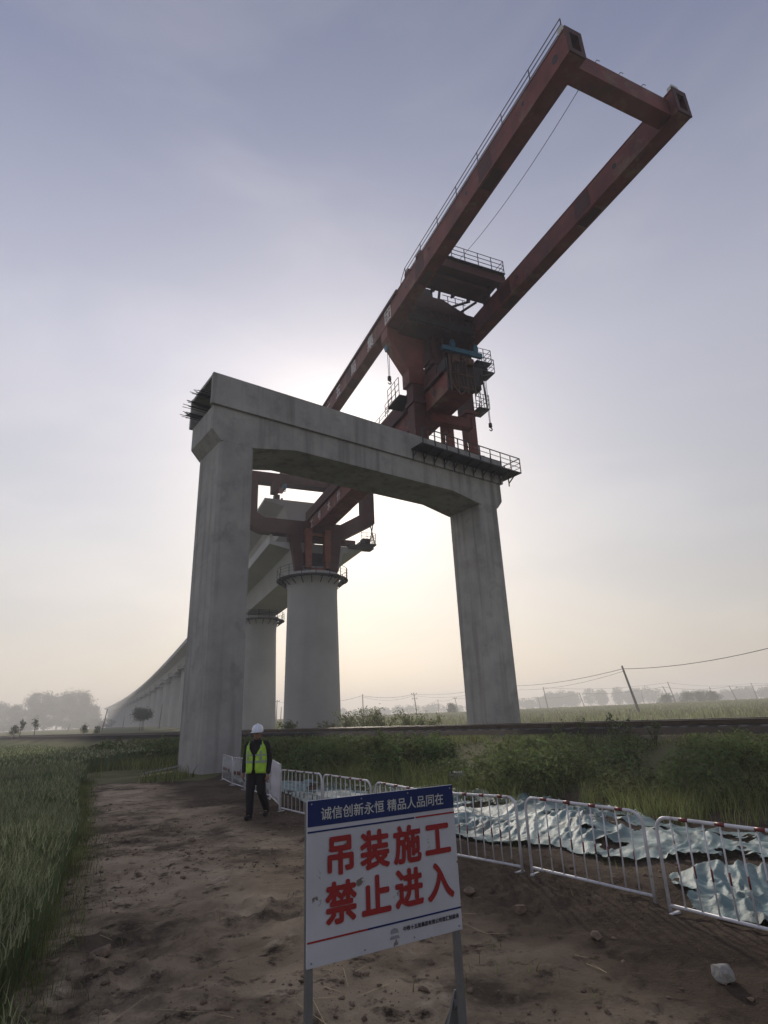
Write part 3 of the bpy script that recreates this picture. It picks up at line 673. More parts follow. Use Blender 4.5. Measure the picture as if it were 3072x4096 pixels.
mb = MB(); Bbox(mb, 25.0, 25.7, 2.8, 4.2, 18.97, 19.5); Bbox(mb, 24.4, 25.0, -3.3, 2.2, 18.8, 19.45); mb.build('support_foot', RED2, rs)
mb = MB(); mb.prism([(-5.0, 25.0), (-4.2, 25.0), (-4.35, 23.9), (-5.0, 23.9)], RS0 - .2, RS1 - .5, Bp); Bbox(mb, 24.5, 25.3, -5.02, -4.3, 23.8, 23.9); mb.build('hanger_bracket', RED2, rs)
mb = MB()
Bbox(mb, -2.0, -1.1, -1.05, -.1, 28.5, 29.35)
for n in (-2.15, -1.6, .35): mb.bar(Bp(-1.9, n, 28.4), Bp(-2.3, n, 29.5), .14)
mb.bar(Bp(-2.0, -2.2, 28.9), Bp(-2.1, -1.1, 29.1), .08); Bbox(mb, -1.9, -1.3, .5, .85, 28.4, 28.9)
mb.bar(Bp(-2.2, 1.1, 28.1), Bp(-3.3, 2.0, 28.0), .12); mb.bar(Bp(-2.2, 1.9, 27.9), Bp(-3.4, 2.45, 28.0), .12)
mb.build('winch_frame', DARK, fs_)
mb = MB()
for n in (.9, 1.5, 2.1): mb.tube([Bp(-2.3, n, 27.8), Bp(-2.3, n, 28.9)], .03, 5)
for z in (28.5, 28.9): mb.tube([Bp(-2.3, .5, z), Bp(-2.3, 2.3, z)], .025, 5)
mb.build('guardrail', DSTEEL, fs_)
mb = MB()
for k in range(10):
    n = -2.3 + k * .5; mb.tube([Bp(-2.72, n, 26.9), Bp(-2.76, n + random.uniform(-.3, .3), 26.1 - random.uniform(0, .6)), Bp(-2.7, n + random.uniform(-.4, .4), 25.4)], .035, 5)
for n in (-1.6, -.5, .6, 1.7): mb.bar(Bp(-2.73, n, 25.6), Bp(-2.73, n + .5, 26.7), .1); mb.bar(Bp(-2.73, n + .5, 25.6), Bp(-2.73, n, 26.7), .1)
mb.build('hose_rack', DARK, fs_)
mb = MB()
for q in range(8): mb.bar(Bp(-.6, 3.52, 21.8 + q * .35), Bp(-.6, 3.95, 21.8 + q * .35), .035)
mb.bar(Bp(-.6, 3.52, 21.5), Bp(-.6, 3.52, 24.6), .05); mb.bar(Bp(-.6, 3.95, 21.5), Bp(-.6, 3.95, 24.6), .05)
mb.build('ladder', DSTEEL, fs_)
# cages on the right of the front support
mb = MB()
for (s0, s1, n0, n1, zf) in ((-1.3, -.2, 3.46, 4.7, 25.0), (-1.4, -.3, 3.5, 4.8, 24.2), (-.9, .3, 3.5, 4.4, 21.5)):
    Bbox(mb, s0, s1, n0, n1, zf - .07, zf)
    for (ss, nn) in ((s0, n0 + .1), (s0, n1), (s1, n1), (s1, n0 + .1), (s0, (n0 + n1) / 2)): mb.bar(Bp(ss, nn, zf), Bp(ss, nn, zf + 1.05), .045)
    for q in (.35, .7, 1.05):
        mb.bar(Bp(s0, n0 + .1, zf + q), Bp(s0, n1, zf + q), .03); mb.bar(Bp(s0, n1, zf + q), Bp(s1, n1, zf + q), .03); mb.bar(Bp(s1, n1, zf + q), Bp(s1, n0 + .1, zf + q), .03)
    mb.bar(Bp(s0, n0, zf - .6), Bp(s0, n1 - .1, zf - .05), .06)
mb.bar(Bp(-.95, 4.15, 21.5), Bp(-.95, 4.0, 24.2), .1)
mb.build('access_platform', DSTEEL, fs_)
mb = MB(); Bbox(mb, -1.0, -.3, 3.48, 4.05, 24.55, 24.95); Bbox(mb, -.9, -.3, 3.45, 3.9, 22.9, 23.2); mb.build('junction_box', DARK, fs_)

# crab trolley on the girders
ct = thing('crab_trolley', Bp(-5, 0, hb + .1), 'red winch trolley with a railed deck bridging the two gantry girders', 'crane trolley')
tz = hb + .42
mb = MB(); Bbox(mb, -5.75, -5.2, -3.05, 3.2, tz, tz + .62); Bbox(mb, -4.15, -3.6, -3.05, 3.1, tz, tz + .62)
for n in (-2.6, 2.6): Bbox(mb, -5.2, -4.15, n - .22, n + .22, tz + .05, tz + .55)
Bbox(mb, -5.1, -4.25, -2.3, 2.2, tz - .35, tz - .02)
for n in (-1.9, -1.2, .3, 1.5): mb.tube([Bp(-3.9, n, tz + .05), Bp(-3.7, n, tz - .3), Bp(-3.5, n + .3, tz + .05)], .09, 8)
fr_ = mb.build('trolley_frame', RED2, ct)
for s in (-5.5, -3.9):
    for n in (-2.85, 2.85): mb = MB(); mb.tube([Bp(s, n - .1, tz - .12), Bp(s, n + .1, tz - .12)], .2, 14); mb.build('wheel', DSTEEL, ct)
mb = MB(); Bbox(mb, -5.95, -3.5, -2.2, 3.1, tz + .625, tz + .68); dk_ = mb.build('deck', DARK, ct)
mb = MB(); hand(mb, -5.9, -3.6, 3.05, tz + .68, 1.0, 1.1)
for n in (-1.8, -.85, .1, 1.1, 2.1, 3.05): mb.tube([Bp(-5.9, n, tz + .68), Bp(-5.9, n, tz + 1.68)], .028, 5)
for q in (.33, .66, 1.0): mb.tube([Bp(-5.9, -1.8, tz + .68 + q), Bp(-5.9, 3.05, tz + .68 + q)], .024, 5)
mb.bar(Bp(-5.9, 3.05, tz + .66), Bp(-5.3, 3.1, tz + .2), .06)
mb.build('guardrail', DSTEEL, dk_)
mb = MB(); mb.tube([Bp(-5.0, -1.6, tz + 1.05), Bp(-5.0, -.75, tz + 1.05)], .36, 18); mb.build('winch_drum', LAMPW, ct)
mb = MB()
for n0, n1, h in ((-2.0, -1.7, .6), (-.7, -.4, .55), (-.2, .35, .45), (.6, 1.1, .35), (1.6, 2.0, .25)): Bbox(mb, -5.5, -4.4, n0, n1, tz + .68, tz + .68 + h)
mb.build('winch_motor', DARK, ct)
# lifting beam
lb = thing('lifting_beam', Bp(-2.0, 1.75, 24.7), 'blue lifting beam slung level under the gantry front support', 'lifting beam')
mb = MB(); Bbox(mb, -2.2, -1.95, .22, 3.33, 24.56, 24.88); mb.build('beam', BLUE, lb)
for n in (1.05, 2.85):
    mb = MB(); mb.prism([(n - .15, 24.9), (n + .15, 24.9), (n + .2, 25.2), (n + .1, 25.5), (n - .1, 25.5), (n - .2, 25.2)], -2.2, -2.0, Bp); mb.build('sheave_block', BLUE, lb)
# chain hoists
def hoist(s, n, ztop, zhook, label):
    r_ = thing('chain_hoist', Bp(s, n, ztop), label, 'hoist', 'chain hoists hanging from the gantry')
    mb = MB(); mb.prism([(n - .17, ztop), (n + .17, ztop), (n + .2, ztop - .35), (n + .12, ztop - .62), (n - .12, ztop - .62), (n - .2, ztop - .35)], s - .2, s + .2, Bp); mb.build('motor_housing', BLUE if n < 0 else DARK, r_)
    for d in (-.06, .06):
        mb = MB(); mb.tube([Bp(s, n + d, ztop - .6), Bp(s, n + d * .6, zhook + .45)], .02, 5); mb.build('chain', DSTEEL, r_)
    mb = MB(); mb.tube([Bp(s, n, zhook + .5), Bp(s, n, zhook + .46), Bp(s, n, zhook + .2), Bp(s, n, zhook + .14)], [.06, .12, .13, .06], 10); mb.build('hook_block', DARK, r_)
    mb = MB(); mb.tube([Bp(s, n + .11 * math.sin(a), zhook + .02 + .11 * math.cos(a)) for a in np.linspace(0, 4.6, 12)], [.04] * 9 + [.03, .025, .015], 8); mb.build('hook', DARK, r_)
    return r_
hoist(-.6, -3.05, GB - .45 - .3, 22.15, 'small blue chain hoist with hook dangling below the left gantry girder')
mb_h = hoist(-1.0, 4.2, 24.55, 19.8, 'black chain hoist with long chain and hook on the far right of the gantry')
hoist(24.9, -3.62, 25.0, 24.25, 'short hook hanging from the rear frame seen through the portal opening')
mb = MB(); Bbox(mb, -.85, -.35, -3.25, -2.85, GB - .75, GB - .02); mb.build('hoist_bracket', DARK, fs_)
mb = MB(); mb.bar(Bp(-1.0, 3.4, 24.75), Bp(-1.0, 4.25, 24.62), .2, .22); mb.build('hoist_bracket', DARK, fs_)
# thin wire rope from the tip cross beam to the trolley
wr = MB(); p0, p1 = Bp(-18.1, -2.0, GB + .1), Bp(-5.6, -.2, tz + .9)
wr.tube([p0.lerp(p1, q) + Vector((0, 0, -.5 * 4 * q * (1 - q))) for q in np.linspace(0, 1, 14)], .014, 5)
tag(wr.build('wire_rope', DSTEEL), 'thin slack wire rope between the gantry tip cross beam and the trolley', 'wire rope')
# carried girder segment
cg = thing('carried_girder', Bp(41, 0, 21.8), 'grey concrete box girder slung beneath the rear of the gantry', 'bridge girder')
mb = MB(); dz = 24.48 - GT
sec = [(u, v + dz) for u, v in girder_sec()]
mb.prism(sec, 28, 53.8, Bp); mb.build('girder_body', CONC3, cg)
mb = MB(); Bbox(mb, 28.2, 28.9, -3.9, -3.3, 24.482, 25.1); Bbox(mb, 28.3, 28.6, -3.1, -2.95, 24.482, 24.8); mb.build('lifting_lug', DARK, cg)

# ------------------------------------------------------------------ warning sign
sg = thing('warning_sign', (-.06, 3.2, 0), 'white warning board with navy header and red Chinese characters on two steel posts', 'sign')
sA, sB = Vector((-.421, 3.0, 0)), Vector((.305, 3.415, 0))
sx_ = (sB - sA); sw = sx_.length; sx_ = sx_.normalized(); sn = Vector((sx_.y, -sx_.x, 0))   # normal towards the camera
def S(u, d, z): return sA + sx_ * u + sn * d + Vector((0, 0, z))
zT, zB = 1.432, .772
def Sz(f): return zT - (zT - zB) * f
def sbox(mb, u0, u1, d0, d1, z0, z1): return mb.box(u0, u1, d0, d1, z0, z1, S)
mb = MB(); sbox(mb, 0, sw, -.012, 0, zB, zT); bd = mb.build('board', SIGNW, sg)
mb = MB(); sbox(mb, .001, sw - .001, .0004, .002, Sz(.168), zT - .001); mb.build('header_panel', SIGNB, bd)
mb = MB(); sbox(mb, .001, sw * .70, .0004, .002, Sz(.207), Sz(.196)); mb.build('stripe', SIGNB, bd)
mb = MB(); sbox(mb, sw * .71, sw - .001, .0004, .002, Sz(.207), Sz(.196)); mb.build('stripe', SIGNR, bd)
mb = MB(); sbox(mb, .001, sw * .36, .0004, .002, Sz(.862), Sz(.851)); mb.build('stripe', SIGNR, bd)
mb = MB(); sbox(mb, sw * .36, sw - .001, .0004, .002, Sz(.862), Sz(.851)); mb.build('stripe', SIGNB, bd)
UPZ = (0, 0, 1)
put_text('lettering', '诚信创新永恒 精品人品同在', .0575, LAMPW, bd, S(sw * .50, .0045, Sz(.092)), sx_, UPZ, bold=.0006, sx=1.0)
for k, ch_ in enumerate('吊装施工'): put_text('lettering', ch_, .172, SIGNR, bd, S(sw * (.20 + .220 * k), .004, Sz(.37)), sx_, UPZ, bold=.0058, sx=.95)
for k, ch_ in enumerate('禁止进入'): put_text('lettering', ch_, .172, SIGNR, bd, S(sw * (.20 + .220 * k), .004, Sz(.655)), sx_, UPZ, bold=.0058, sx=.95)
put_text('lettering', '中铁十五局集团有限公司宿汇制梁场', .0205, SIGNK, bd, S(sw * .782, .0035, Sz(.905)), sx_, UPZ, bold=.0007)
mb = MB(); mb.prism([(sw * .505, Sz(.918)), (sw * .555, Sz(.918)), (sw * .552, Sz(.896)), (sw * .530, Sz(.886)), (sw * .508, Sz(.896))], .0004, .003, lambda d, u, z: S(u, d, z)); mb.prism([(sw * .498, Sz(.952)), (sw * .562, Sz(.952)), (sw * .555, Sz(.934)), (sw * .505, Sz(.934))], .0004, .003, lambda d, u, z: S(u, d, z)); mb.build('emblem', SIGNG, bd)
mb = MB()
for u in (.02, sw * .34, sw * .66, sw - .02):
    for z in (zT - .015, zB + .018):
        mb.tube([S(u, 0, z), S(u, .004, z)], .004, 8)
mb.build('rivet', SIGNG, bd)
for u0 in (0.004, sw - .034):
    mb = MB(); sbox(mb, u0, u0 + .03, -.045, -.014, -.05, zT - .01); mb.build('post', POSTM, sg)
mb = MB(); sbox(mb, .036, sw - .036, -.042, -.016, zB + .03, zB + .06); sbox(mb, .036, sw - .036, -.042, -.016, zT - .08, zT - .05); mb.build('cross_bar', POSTM, sg)
for u0, lean in ((0.02, -1), (sw - .02, 1)):
    mb = MB(); mb.bar(S(u0, -.06, .46), S(u0 + .03 * lean, -.45, -.02), .028); mb.build('brace', POSTM, sg)
mb = MB(); mb.prism([(sw - .10, .30), (sw + .05, .30), (sw + .01, .50), (sw - .02, .50)], -.09, -.075, lambda d, u, z: S(u, d, z)); mb.build('gusset_plate', POSTM, sg)

# ------------------------------------------------------------------ barriers
def barrier(p, q, label, h=.80):
    p, q = Vector((p[0], p[1], 0)), Vector((q[0], q[1], 0)); p.z, q.z = gz(p.x, p.y) - .01, gz(q.x, q.y) - .01
    L = (q - p); ln = L.length; ex = L.normalized(); up = Vector((random.uniform(-.02, .02), random.uniform(-.03, .03), 1)).normalized(); r0 = .0165
    root = thing('crowd_barrier', p, label, 'barrier', 'white crowd barriers along the path')
    T = lambda u, z: p + ex * u + up * z
    c = .12; zb = .07
    mb = MB(); pts = [T(0, 0), T(0, h - c)] + [T(c - c * math.cos(a), h - c + c * math.sin(a)) for a in np.linspace(0.2, math.pi / 2, 6)] + [T(ln - c + c * math.sin(a), h - c + c * math.cos(a)) for a in np.linspace(0, math.pi / 2 - .2, 6)] + [T(ln, h - c), T(ln, 0)]
    mb.tube(pts, r0, 8); mb.build('frame', BARW, root, smooth=True)
    mb = MB(); mb.tube([T(0, zb), T(ln, zb)], r0 * .9, 8); mb.build('bottom_rail', BARW, root, smooth=True)
    n = 9
    for k in range(n):
        u = ln * (k + 1) / (n + 1); bx = Vector((0, 0, 0))
        mb = MB(); mb.tube([T(u, zb), T(u + random.uniform(-.008, .008), h * .5), T(u, h)], .0078, 6); b_ = mb.build('bar', BARW, root, smooth=True)
        mb = MB(); mb.tube([T(u, h * .42), T(u, h * .54)], .0088, 6); mb.build('red_band', BARR, b_, smooth=True)
    for k in range(4):
        u = ln * (.16 + .215 * k); mb = MB(); mb.tube([T(u, h), T(u + .085, h)], r0 + .0012, 8); mb.build('red_band', BARR, root, smooth=True)
    mb = MB(); nr = Vector((-ex.y, ex.x, 0))
    for u in (.04, ln - .04): mb.bar(T(u, .012) + nr * .07, T(u, .012) - nr * .07, .03, .02)
    mb.build('foot', BARW, root)
    return root
ends = [((-5.77, 20.8), (-5.05, 19.3)), ((-5.0, 19.2), (-4.25, 17.6)), ((-4.2, 17.5), (-3.45, 16.05)), ((-3.4, 15.95), (-2.98, 15.0)),
        ((-2.43, 13.3), (-1.38, 11.70)), ((-1.33, 11.62), (-.40, 10.22)), ((-.34, 10.14), (.50, 8.95)), ((.55, 8.88), (1.43, 7.68)), ((1.52, 7.58), (2.46, 6.50)), ((2.47, 6.20), (3.36, 4.95))]
labs = ['white crowd barrier standing farthest away against the portal column foot', 'white crowd barrier just behind the walking man, second from the column', 'white crowd barrier hidden mostly behind the man in the vest', 'white crowd barrier behind the white banner sheet, partly covered',
        'white crowd barrier just right of the white banner sheet', 'white crowd barrier above the navy left end of the sign', 'white crowd barrier right behind the sign header', 'white crowd barrier emerging from the right edge of the sign',
        'white crowd barrier with red bands standing fully visible between sign and frame edge', 'nearest white crowd barrier cut off by the right frame edge']
for (p_, q_), lb_ in zip(ends, labs): barrier(p_, q_, lb_)
# banner sheet on a frame
bn = thing('banner_sheet', (-2.9, 14.4, 0), 'white blank banner sheet with torn brown patches hung in the barrier row behind the man', 'banner')
pB, qB = Vector((-2.95, 14.75, gz(-2.95, 14.75))), Vector((-2.47, 13.42, gz(-2.47, 13.42)))
nu, nv = 14, 10; mb = MB(); vs = []
for j in range(nv + 1):
    for i in range(nu + 1):
        b_ = pB.lerp(qB, i / nu); off = .02 * math.sin(i * .9 + j * .35) + .012 * math.sin(j * 1.3)
        vs.append(b_ + Vector((off * .9, off * .4, .12 + .74 * j / nv)))
mb.add(vs, [(j * (nu + 1) + i, j * (nu + 1) + i + 1, (j + 1) * (nu + 1) + i + 1, (j + 1) * (nu + 1) + i) for j in range(nv) for i in range(nu)])
shm = mat('banner_cloth', (0.62, 0.61, 0.66), 0.7, 0.08, 3.0, spot=(4.2, 0.66, 0.68, (0.14, 0.08, 0.055)), translucent=.25)
o = mb.build('cloth', shm, bn, smooth=True); md = o.modifiers.new('s', 'SOLIDIFY'); md.thickness = .004
mb = MB(); mb.tube([pB + Vector((0, 0, 0)), pB + Vector((0, 0, .87)), qB + Vector((0, 0, .87)), qB], .02, 8); mb.tube([pB + Vector((0, 0, .1)), qB + Vector((0, 0, .1))], .018, 8); mb.build('frame', BARW, bn)

# ------------------------------------------------------------------ dust nets
def net(name, poly, res, amp, lift, label, seed):
    poly = np.array(poly); x0, y0 = poly.min(0); x1, y1 = poly.max(0)
    xs = np.arange(x0, x1 + res, res); ys = np.arange(y0, y1 + res, res); X, Y = np.meshgrid(xs, ys)
    def inside(X, Y):
        r = np.zeros(X.shape, bool); n = len(poly)
        for i in range(n):
            xa, ya = poly[i]; xb_, yb_ = poly[(i + 1) % n]
            c = ((ya > Y) != (yb_ > Y)) & (X < (xb_ - xa) * (Y - ya) / (yb_ - ya + 1e-12) + xa); r ^= c
        return r
    wob = 0.16
    ins = inside(X + wob * 2 * fbm(X + seed, Y, .5, 3), Y + wob * 2 * fbm(X, Y + seed, .5, 3))
    XX = X * .82 - Y * .57 + .5 * fbm(X, Y, 1.4, 2); YY = X * .57 + Y * .82 + .5 * fbm(X + 7, Y, 1.4, 2)      # folds lie roughly along the barrier row
    f1 = 1 - np.abs(fbm(XX * 1.0 + seed, YY * .30, .45, 3, .5)) * 3.0
    f2 = 1 - np.abs(fbm(XX * 1.0, YY * .28 + seed, .16, 2, .5)) * 3.0
    f3 = 1 - np.abs(fbm(XX * .5 + 5, YY * 1.1 + seed, .22, 2, .5)) * 3.0
    calm = np.clip(fbm(X + seed * 3, Y, 1.1, 2) * 2.4 + .45, .04, 1)          # taut stretches between bunched ones
    Z = terrain(X, Y, False) + lift + amp * (np.clip(f1, 0, 1) ** 1.3 * .8 + np.clip(f2, 0, 1) ** 1.3 * .75 * calm + np.clip(f3, 0, 1) ** 1.3 * .30 * calm) + .06 * fbm(X, Y, .9, 2)
    ins &= fbm(X * 1.1 + seed, Y * 1.1 - seed, .75, 4, .62) < .33                # torn gaps with soil and weeds showing
    V = np.stack([X.ravel(), Y.ravel(), Z.ravel()], 1); nx = X.shape[1]
    a, b = np.meshgrid(np.arange(X.shape[0] - 1), np.arange(nx - 1), indexing='ij')
    k = ins[:-1, :-1] & ins[1:, :-1] & ins[:-1, 1:] & ins[1:, 1:]
    q = (a * nx + b)[k]; F = np.stack([q, q + 1, q + 1 + nx, q + nx], 1)
    us, inv = np.unique(F.ravel(), return_inverse=True)
    o = npmesh(name, V[us], inv.reshape(F.shape), NET, smooth=True)
    return tag(o, label, 'dust net')
net('dust_net', [(-6.3, 22.0), (-3.6, 19.6), (0.1, 18.6), (2.6, 15.7), (3.6, 14.1), (4.4, 11.8), (5.6, 9.8), (7.6, 7.6), (6.6, 6.3), (4.9, 7.7), (3.9, 8.75), (2.95, 9.0), (2.3, 9.95), (1.5, 10.0), (-1.2, 12.6), (-2.2, 14.6), (-4.4, 18.6), (-5.7, 21.4)], .024, .068, .035, 'long crumpled pale green dust net spread over the soil behind the barriers', 3.3)
net('dust_net', [(2.62, 6.35), (2.8, 6.9), (3.0, 7.45), (3.5, 7.75), (4.3, 7.55), (5.2, 6.4), (4.6, 4.6), (3.5, 4.6), (3.0, 5.45)], .016, .07, .03, 'pale green dust net over the small heap behind the nearest barrier', 8.1)

# ------------------------------------------------------------------ vegetation
def blades(X, Y, Z, H, Wd, bend, seed=0, rows=3):
    """one curved tapering blade per point; returns V, F, rnd"""
    r = np.random.default_rng(seed); n = len(X)
    az = r.uniform(0, 2 * np.pi, n); wa = r.uniform(0, 2 * np.pi, n); bd = bend * r.uniform(.2, 1.0, n) * H
    Vs = []
    for k in range(rows + 1):
        tt = k / rows; ww = Wd * (1 - tt * .85) * .5
        cx = X + np.cos(az) * bd * tt ** 2; cy = Y + np.sin(az) * bd * tt ** 2; cz = Z + H * (tt - .12 * bend * tt ** 2)
        Vs.append(np.stack([cx - np.cos(wa) * ww, cy - np.sin(wa) * ww, cz], 1)); Vs.append(np.stack([cx + np.cos(wa) * ww, cy + np.sin(wa) * ww, cz], 1))
    m2 = 2 * (rows + 1); V = np.stack(Vs, 1).reshape(-1, 3); base = np.arange(n)[:, None] * m2
    F = np.concatenate([base + np.array([2 * k, 2 * k + 1, 2 * k + 3, 2 * k + 2]) for k in range(rows)], 0)
    return V, F, np.repeat(r.random(n), m2)
def leaves(C, size, seed=0, flat=0.0):
    """one bent quad leaf per point"""
    r = np.random.default_rng(seed); n = len(C); s = size * r.uniform(.55, 1.35, n)
    d = r.normal(size=(n, 3)); d[:, 2] *= (1 - flat); d /= np.linalg.norm(d, axis=1)[:, None]
    w = r.normal(size=(n, 3)); w -= d * (w * d).sum(1)[:, None]; w /= np.linalg.norm(w, axis=1)[:, None]
    a = d * s[:, None]; b = w * (s * .42)[:, None]
    V = np.stack([C - a * .5, C + b * .5 - a * .05, C + a * .5, C - b * .5 - a * .05], 1).reshape(-1, 3)
    return V, np.arange(n * 4).reshape(n, 4), np.repeat(r.random(n), 4)
def join(parts):
    o = 0; Vs = []; Fs = []; Rs = []
    for v, f, r in parts: Vs.append(v); Fs.append(f + o); Rs.append(r); o += len(v)
    return np.concatenate(Vs), np.concatenate(Fs), np.concatenate(Rs)

# wheat: dense near, thinner far
parts = []; ears = []
def wheat_band(rmin, rmax, dens, h, w, seed):
    r = np.random.default_rng(seed); a0, a1 = np.radians(-64), np.radians(-6)
    n = int(dens * .5 * (a1 - a0) * (rmax ** 2 - rmin ** 2))
    rr = np.sqrt(r.uniform(rmin ** 2, rmax ** 2, n)); aa = r.uniform(a0, a1, n)
    X, Y = rr * np.sin(aa), rr * np.cos(aa); u, v = track_uv(X, Y)
    wsd = wheat_side(X, Y); k = (wsd > .05 * r.normal(size=n)) & (u < -9) & (np.hypot(X + 7, Y - 24) > 4)
    X, Y, wsd = X[k], Y[k], wsd[k]; Z = terrain(X, Y, False)
    H = h * r.uniform(.80, 1.04, len(X)) * (.78 + .22 * sstep(0, .35, wsd)) * (1 + .25 * fbm(X, Y, 1.3, 3))
    parts.append(blades(X, Y, Z, H, w * r.uniform(.7, 1.4, len(X)), .28, seed))
    # ears
    E = r.random(len(X)) < .55
    if h > .5:
        ax = r.uniform(-.06, .06, (E.sum(), 2)); ears.append(blades(X[E] + ax[:, 0], Y[E] + ax[:, 1], Z[E] + H[E] * .80, np.full(E.sum(), .11), np.full(E.sum(), w * 1.25), .7, seed + 50))
wheat_band(2.5, 7, 1500, .70, .0075, 1); wheat_band(7, 13, 700, .72, .011, 2); wheat_band(13, 26, 210, .74, .020, 3); wheat_band(26, 60, 22, .76, .075, 4); wheat_band(60, 150, 3.0, .8, .2, 5)
V, F, rn = join(parts)
tag(npmesh('wheat', V, F, WHEAT, rnd=rn), 'dense green wheat crop filling the field left of the dirt path', 'crop', kind='stuff')
V, F, rn = join(ears)
tag(npmesh('wheat_ears', V, F, EAR, rnd=rn), 'pale nodding wheat ears on top of the crop left of the path', 'crop', kind='stuff')

# embankment growth: leafy mounds and tall grass
parts = []; r = np.random.default_rng(21)
def bank_points(n, u0, u1, v0, v1, seed):
    r = np.random.default_rng(seed); u = r.uniform(u0, u1, n); v = r.uniform(v0, v1, n)
    return TRK0[0] + TRKN[0] * u + TRKD[0] * v, TRK0[1] + TRKN[1] * u + TRKD[1] * v, u, v
nm = 760
MX, MY, Mu, Mv = bank_points(nm, -9.6, -3.0, -8, 34, 5)
dens = fbm(MX, MY, 3.2, 3) + .18
dcol = np.hypot(MX + 6.5, MY - 24.6)
keep = (r.random(nm) < np.clip(.35 + dens * 1.6, 0.05, 1)) & (dcol > 2.6) & ~((Mv > 18) & (Mu < -7.6) & (MX > -6))
for x, y, u in zip(MX[keep], MY[keep], Mu[keep]):
    rd = r.uniform(.30, .95) ** 1.2; hh = rd * r.uniform(.85, 1.5); z0 = gz(x, y); d = math.hypot(x, y)
    dc = d * (abs(track_uv(0, 0)[0]) - 2.6) / max(abs(track_uv(0, 0)[0]) + u, 1); hh = min(hh, max(.16, (1.8 - (1.8 - .93) * d / dc - z0) * r.uniform(.75, 1.05))); rd = min(rd, hh * 1.5)
    n = int(880 * rd * rd * np.clip(18 / d, .5, 1.6)); 
    p = r.normal(size=(n, 3)); p /= np.linalg.norm(p, axis=1)[:, None]; p[:, 2] = np.abs(p[:, 2])
    q = r.uniform(.45, 1.0, n) ** .5 * (1 + .35 * np.sin(p[:, 0] * 5 + x * 3) * np.cos(p[:, 1] * 4 + y * 2))
    C = np.stack([x + p[:, 0] * rd * q, y + p[:, 1] * rd * q, z0 + p[:, 2] * hh * q], 1)
    lv = leaves(C, (.095 if d < 20 else .14) * r.uniform(.7, 1.5), int(r.integers(1e9)), .3); parts.append((lv[0], lv[1], np.clip(.45 * lv[2] + r.normal() * .22 + .28, 0, 1)))
V, F, rn = join(parts)
tag(npmesh('embankment_shrubbery', V, F, BUSH, rnd=rn), 'dark leafy undergrowth covering the railway embankment slope', 'undergrowth', kind='stuff')
parts = []
X, Y, u, v = bank_points(52000, -10.6, -2.9, -9, 42, 9)
de = fbm(X, Y, 2.4, 3); k = (de > -.12) & (np.hypot(X + 6.5, Y - 24.8) > 2.3) & ~((bar_side(X, Y) < .3)) & (r.random(len(X)) < np.clip(.25 + 1.2 * sstep(-10.4, -8.6, u) * (.5 + de), 0, 1))
k &= ~((v > 17) & (u < -8) & (X > -6.2))
X, Y = X[k], Y[k]; d = np.hypot(X, Y); Z = terrain(X, Y)
u0_ = abs(track_uv(0, 0)[0]); lim = np.clip(1.8 - (1.8 - .93) * (u0_ + u[k]) / (u0_ - 2.6) - Z, .10, 9) * np.where(fbm(X, Y, 3.2, 3) + .18 > .08, .55, 1)
parts.append(blades(X, Y, Z, np.minimum(r.uniform(.15, .80, len(X)) ** 1.3 * (.7 + .9 * np.clip(de[k] + .2, 0, .6)), lim * 1.05), .012 * np.clip(d / 11, .8, 3), .65, 13))
# seedy fringe along the lower edge of the bank, catching light
X, Y, u, v = bank_points(15000, -11.2, -8.6, -9, 12, 10)
k = fbm(X + 5, Y, 1.4, 2) > -.02; X, Y = X[k], Y[k]; Z = terrain(X, Y)
parts.append(blades(X, Y, Z, r.uniform(.2, .6, len(X)), np.full(len(X), .012), .6, 14))
# rough grass between wheat and column
n = 9000; X = r.uniform(-15, -7.2, n); Y = r.uniform(20.5, 33, n); k = (wheat_side(X, Y) < .1) & (np.hypot(X + 7.7, Y - 24.5) > 1.9) & (fbm(X, Y, 2, 3) + (Y - 25) * .05 > 0.0)
X, Y = X[k], Y[k]; parts.append(blades(X, Y, terrain(X, Y), r.uniform(.15, .55, len(X)), np.full(len(X), .03), .6, 15))
# grassy verge at the near wheat edge
n = 5200; Y = r.uniform(3.6, 22, n); X = np.interp(Y, WE[:, 1], WE[:, 0]) + np.abs(r.normal(size=n)) * .22
parts.append(blades(X, Y, terrain(X, Y), r.uniform(.04, .20, n), .006 * np.clip(Y / 7, .7, 3), .8, 16))
# sparse tufts on the path and near the nets
n = 2600; X = r.uniform(-5, 5.5, n); Y = r.uniform(4.5, 19, n); k = fbm(X + 9, Y + 2, .9, 3) > .26
X, Y = X[k], Y[k]; parts.append(blades(X, Y, terrain(X, Y), r.uniform(.04, .16, len(X)), np.full(len(X), .009), .8, 17))
# far side of the line
X, Y, u, v = bank_points(26000, 3.2, 26, -20, 110, 19); Z = terrain(X, Y)
k = fbm(X, Y, 7, 2) > -.1; X, Y, Z = X[k], Y[k], Z[k]
parts.append(blades(X, Y, Z, r.uniform(.2, .55, len(X)), np.full(len(X), .05), .5, 20))
V, F, rn = join(parts)
tag(npmesh('wild_grass', V, F, GRASS, rnd=rn), 'tall wild grass and weeds on the embankment and verges', 'grass', kind='stuff')
# far crop giving the right hand field its texture
parts = []; n = 26000; rr = np.sqrt(r.uniform(45 ** 2, 260 ** 2, n)); aa = np.radians(r.uniform(-12, 46, n)); X, Y = rr * np.sin(aa), rr * np.cos(aa); u, v = track_uv(X, Y)
k = u > 24; X, Y, rr = X[k], Y[k], rr[k]
parts.append(blades(X, Y, terrain(X, Y), r.uniform(.4, .75, len(X)), .0035 * rr, .4, 31, rows=2))
V, F, rn = join(parts); tag(npmesh('far_crop', V, F, FIELDM, rnd=rn), 'pale green crop field beyond the railway', 'crop', kind='stuff')

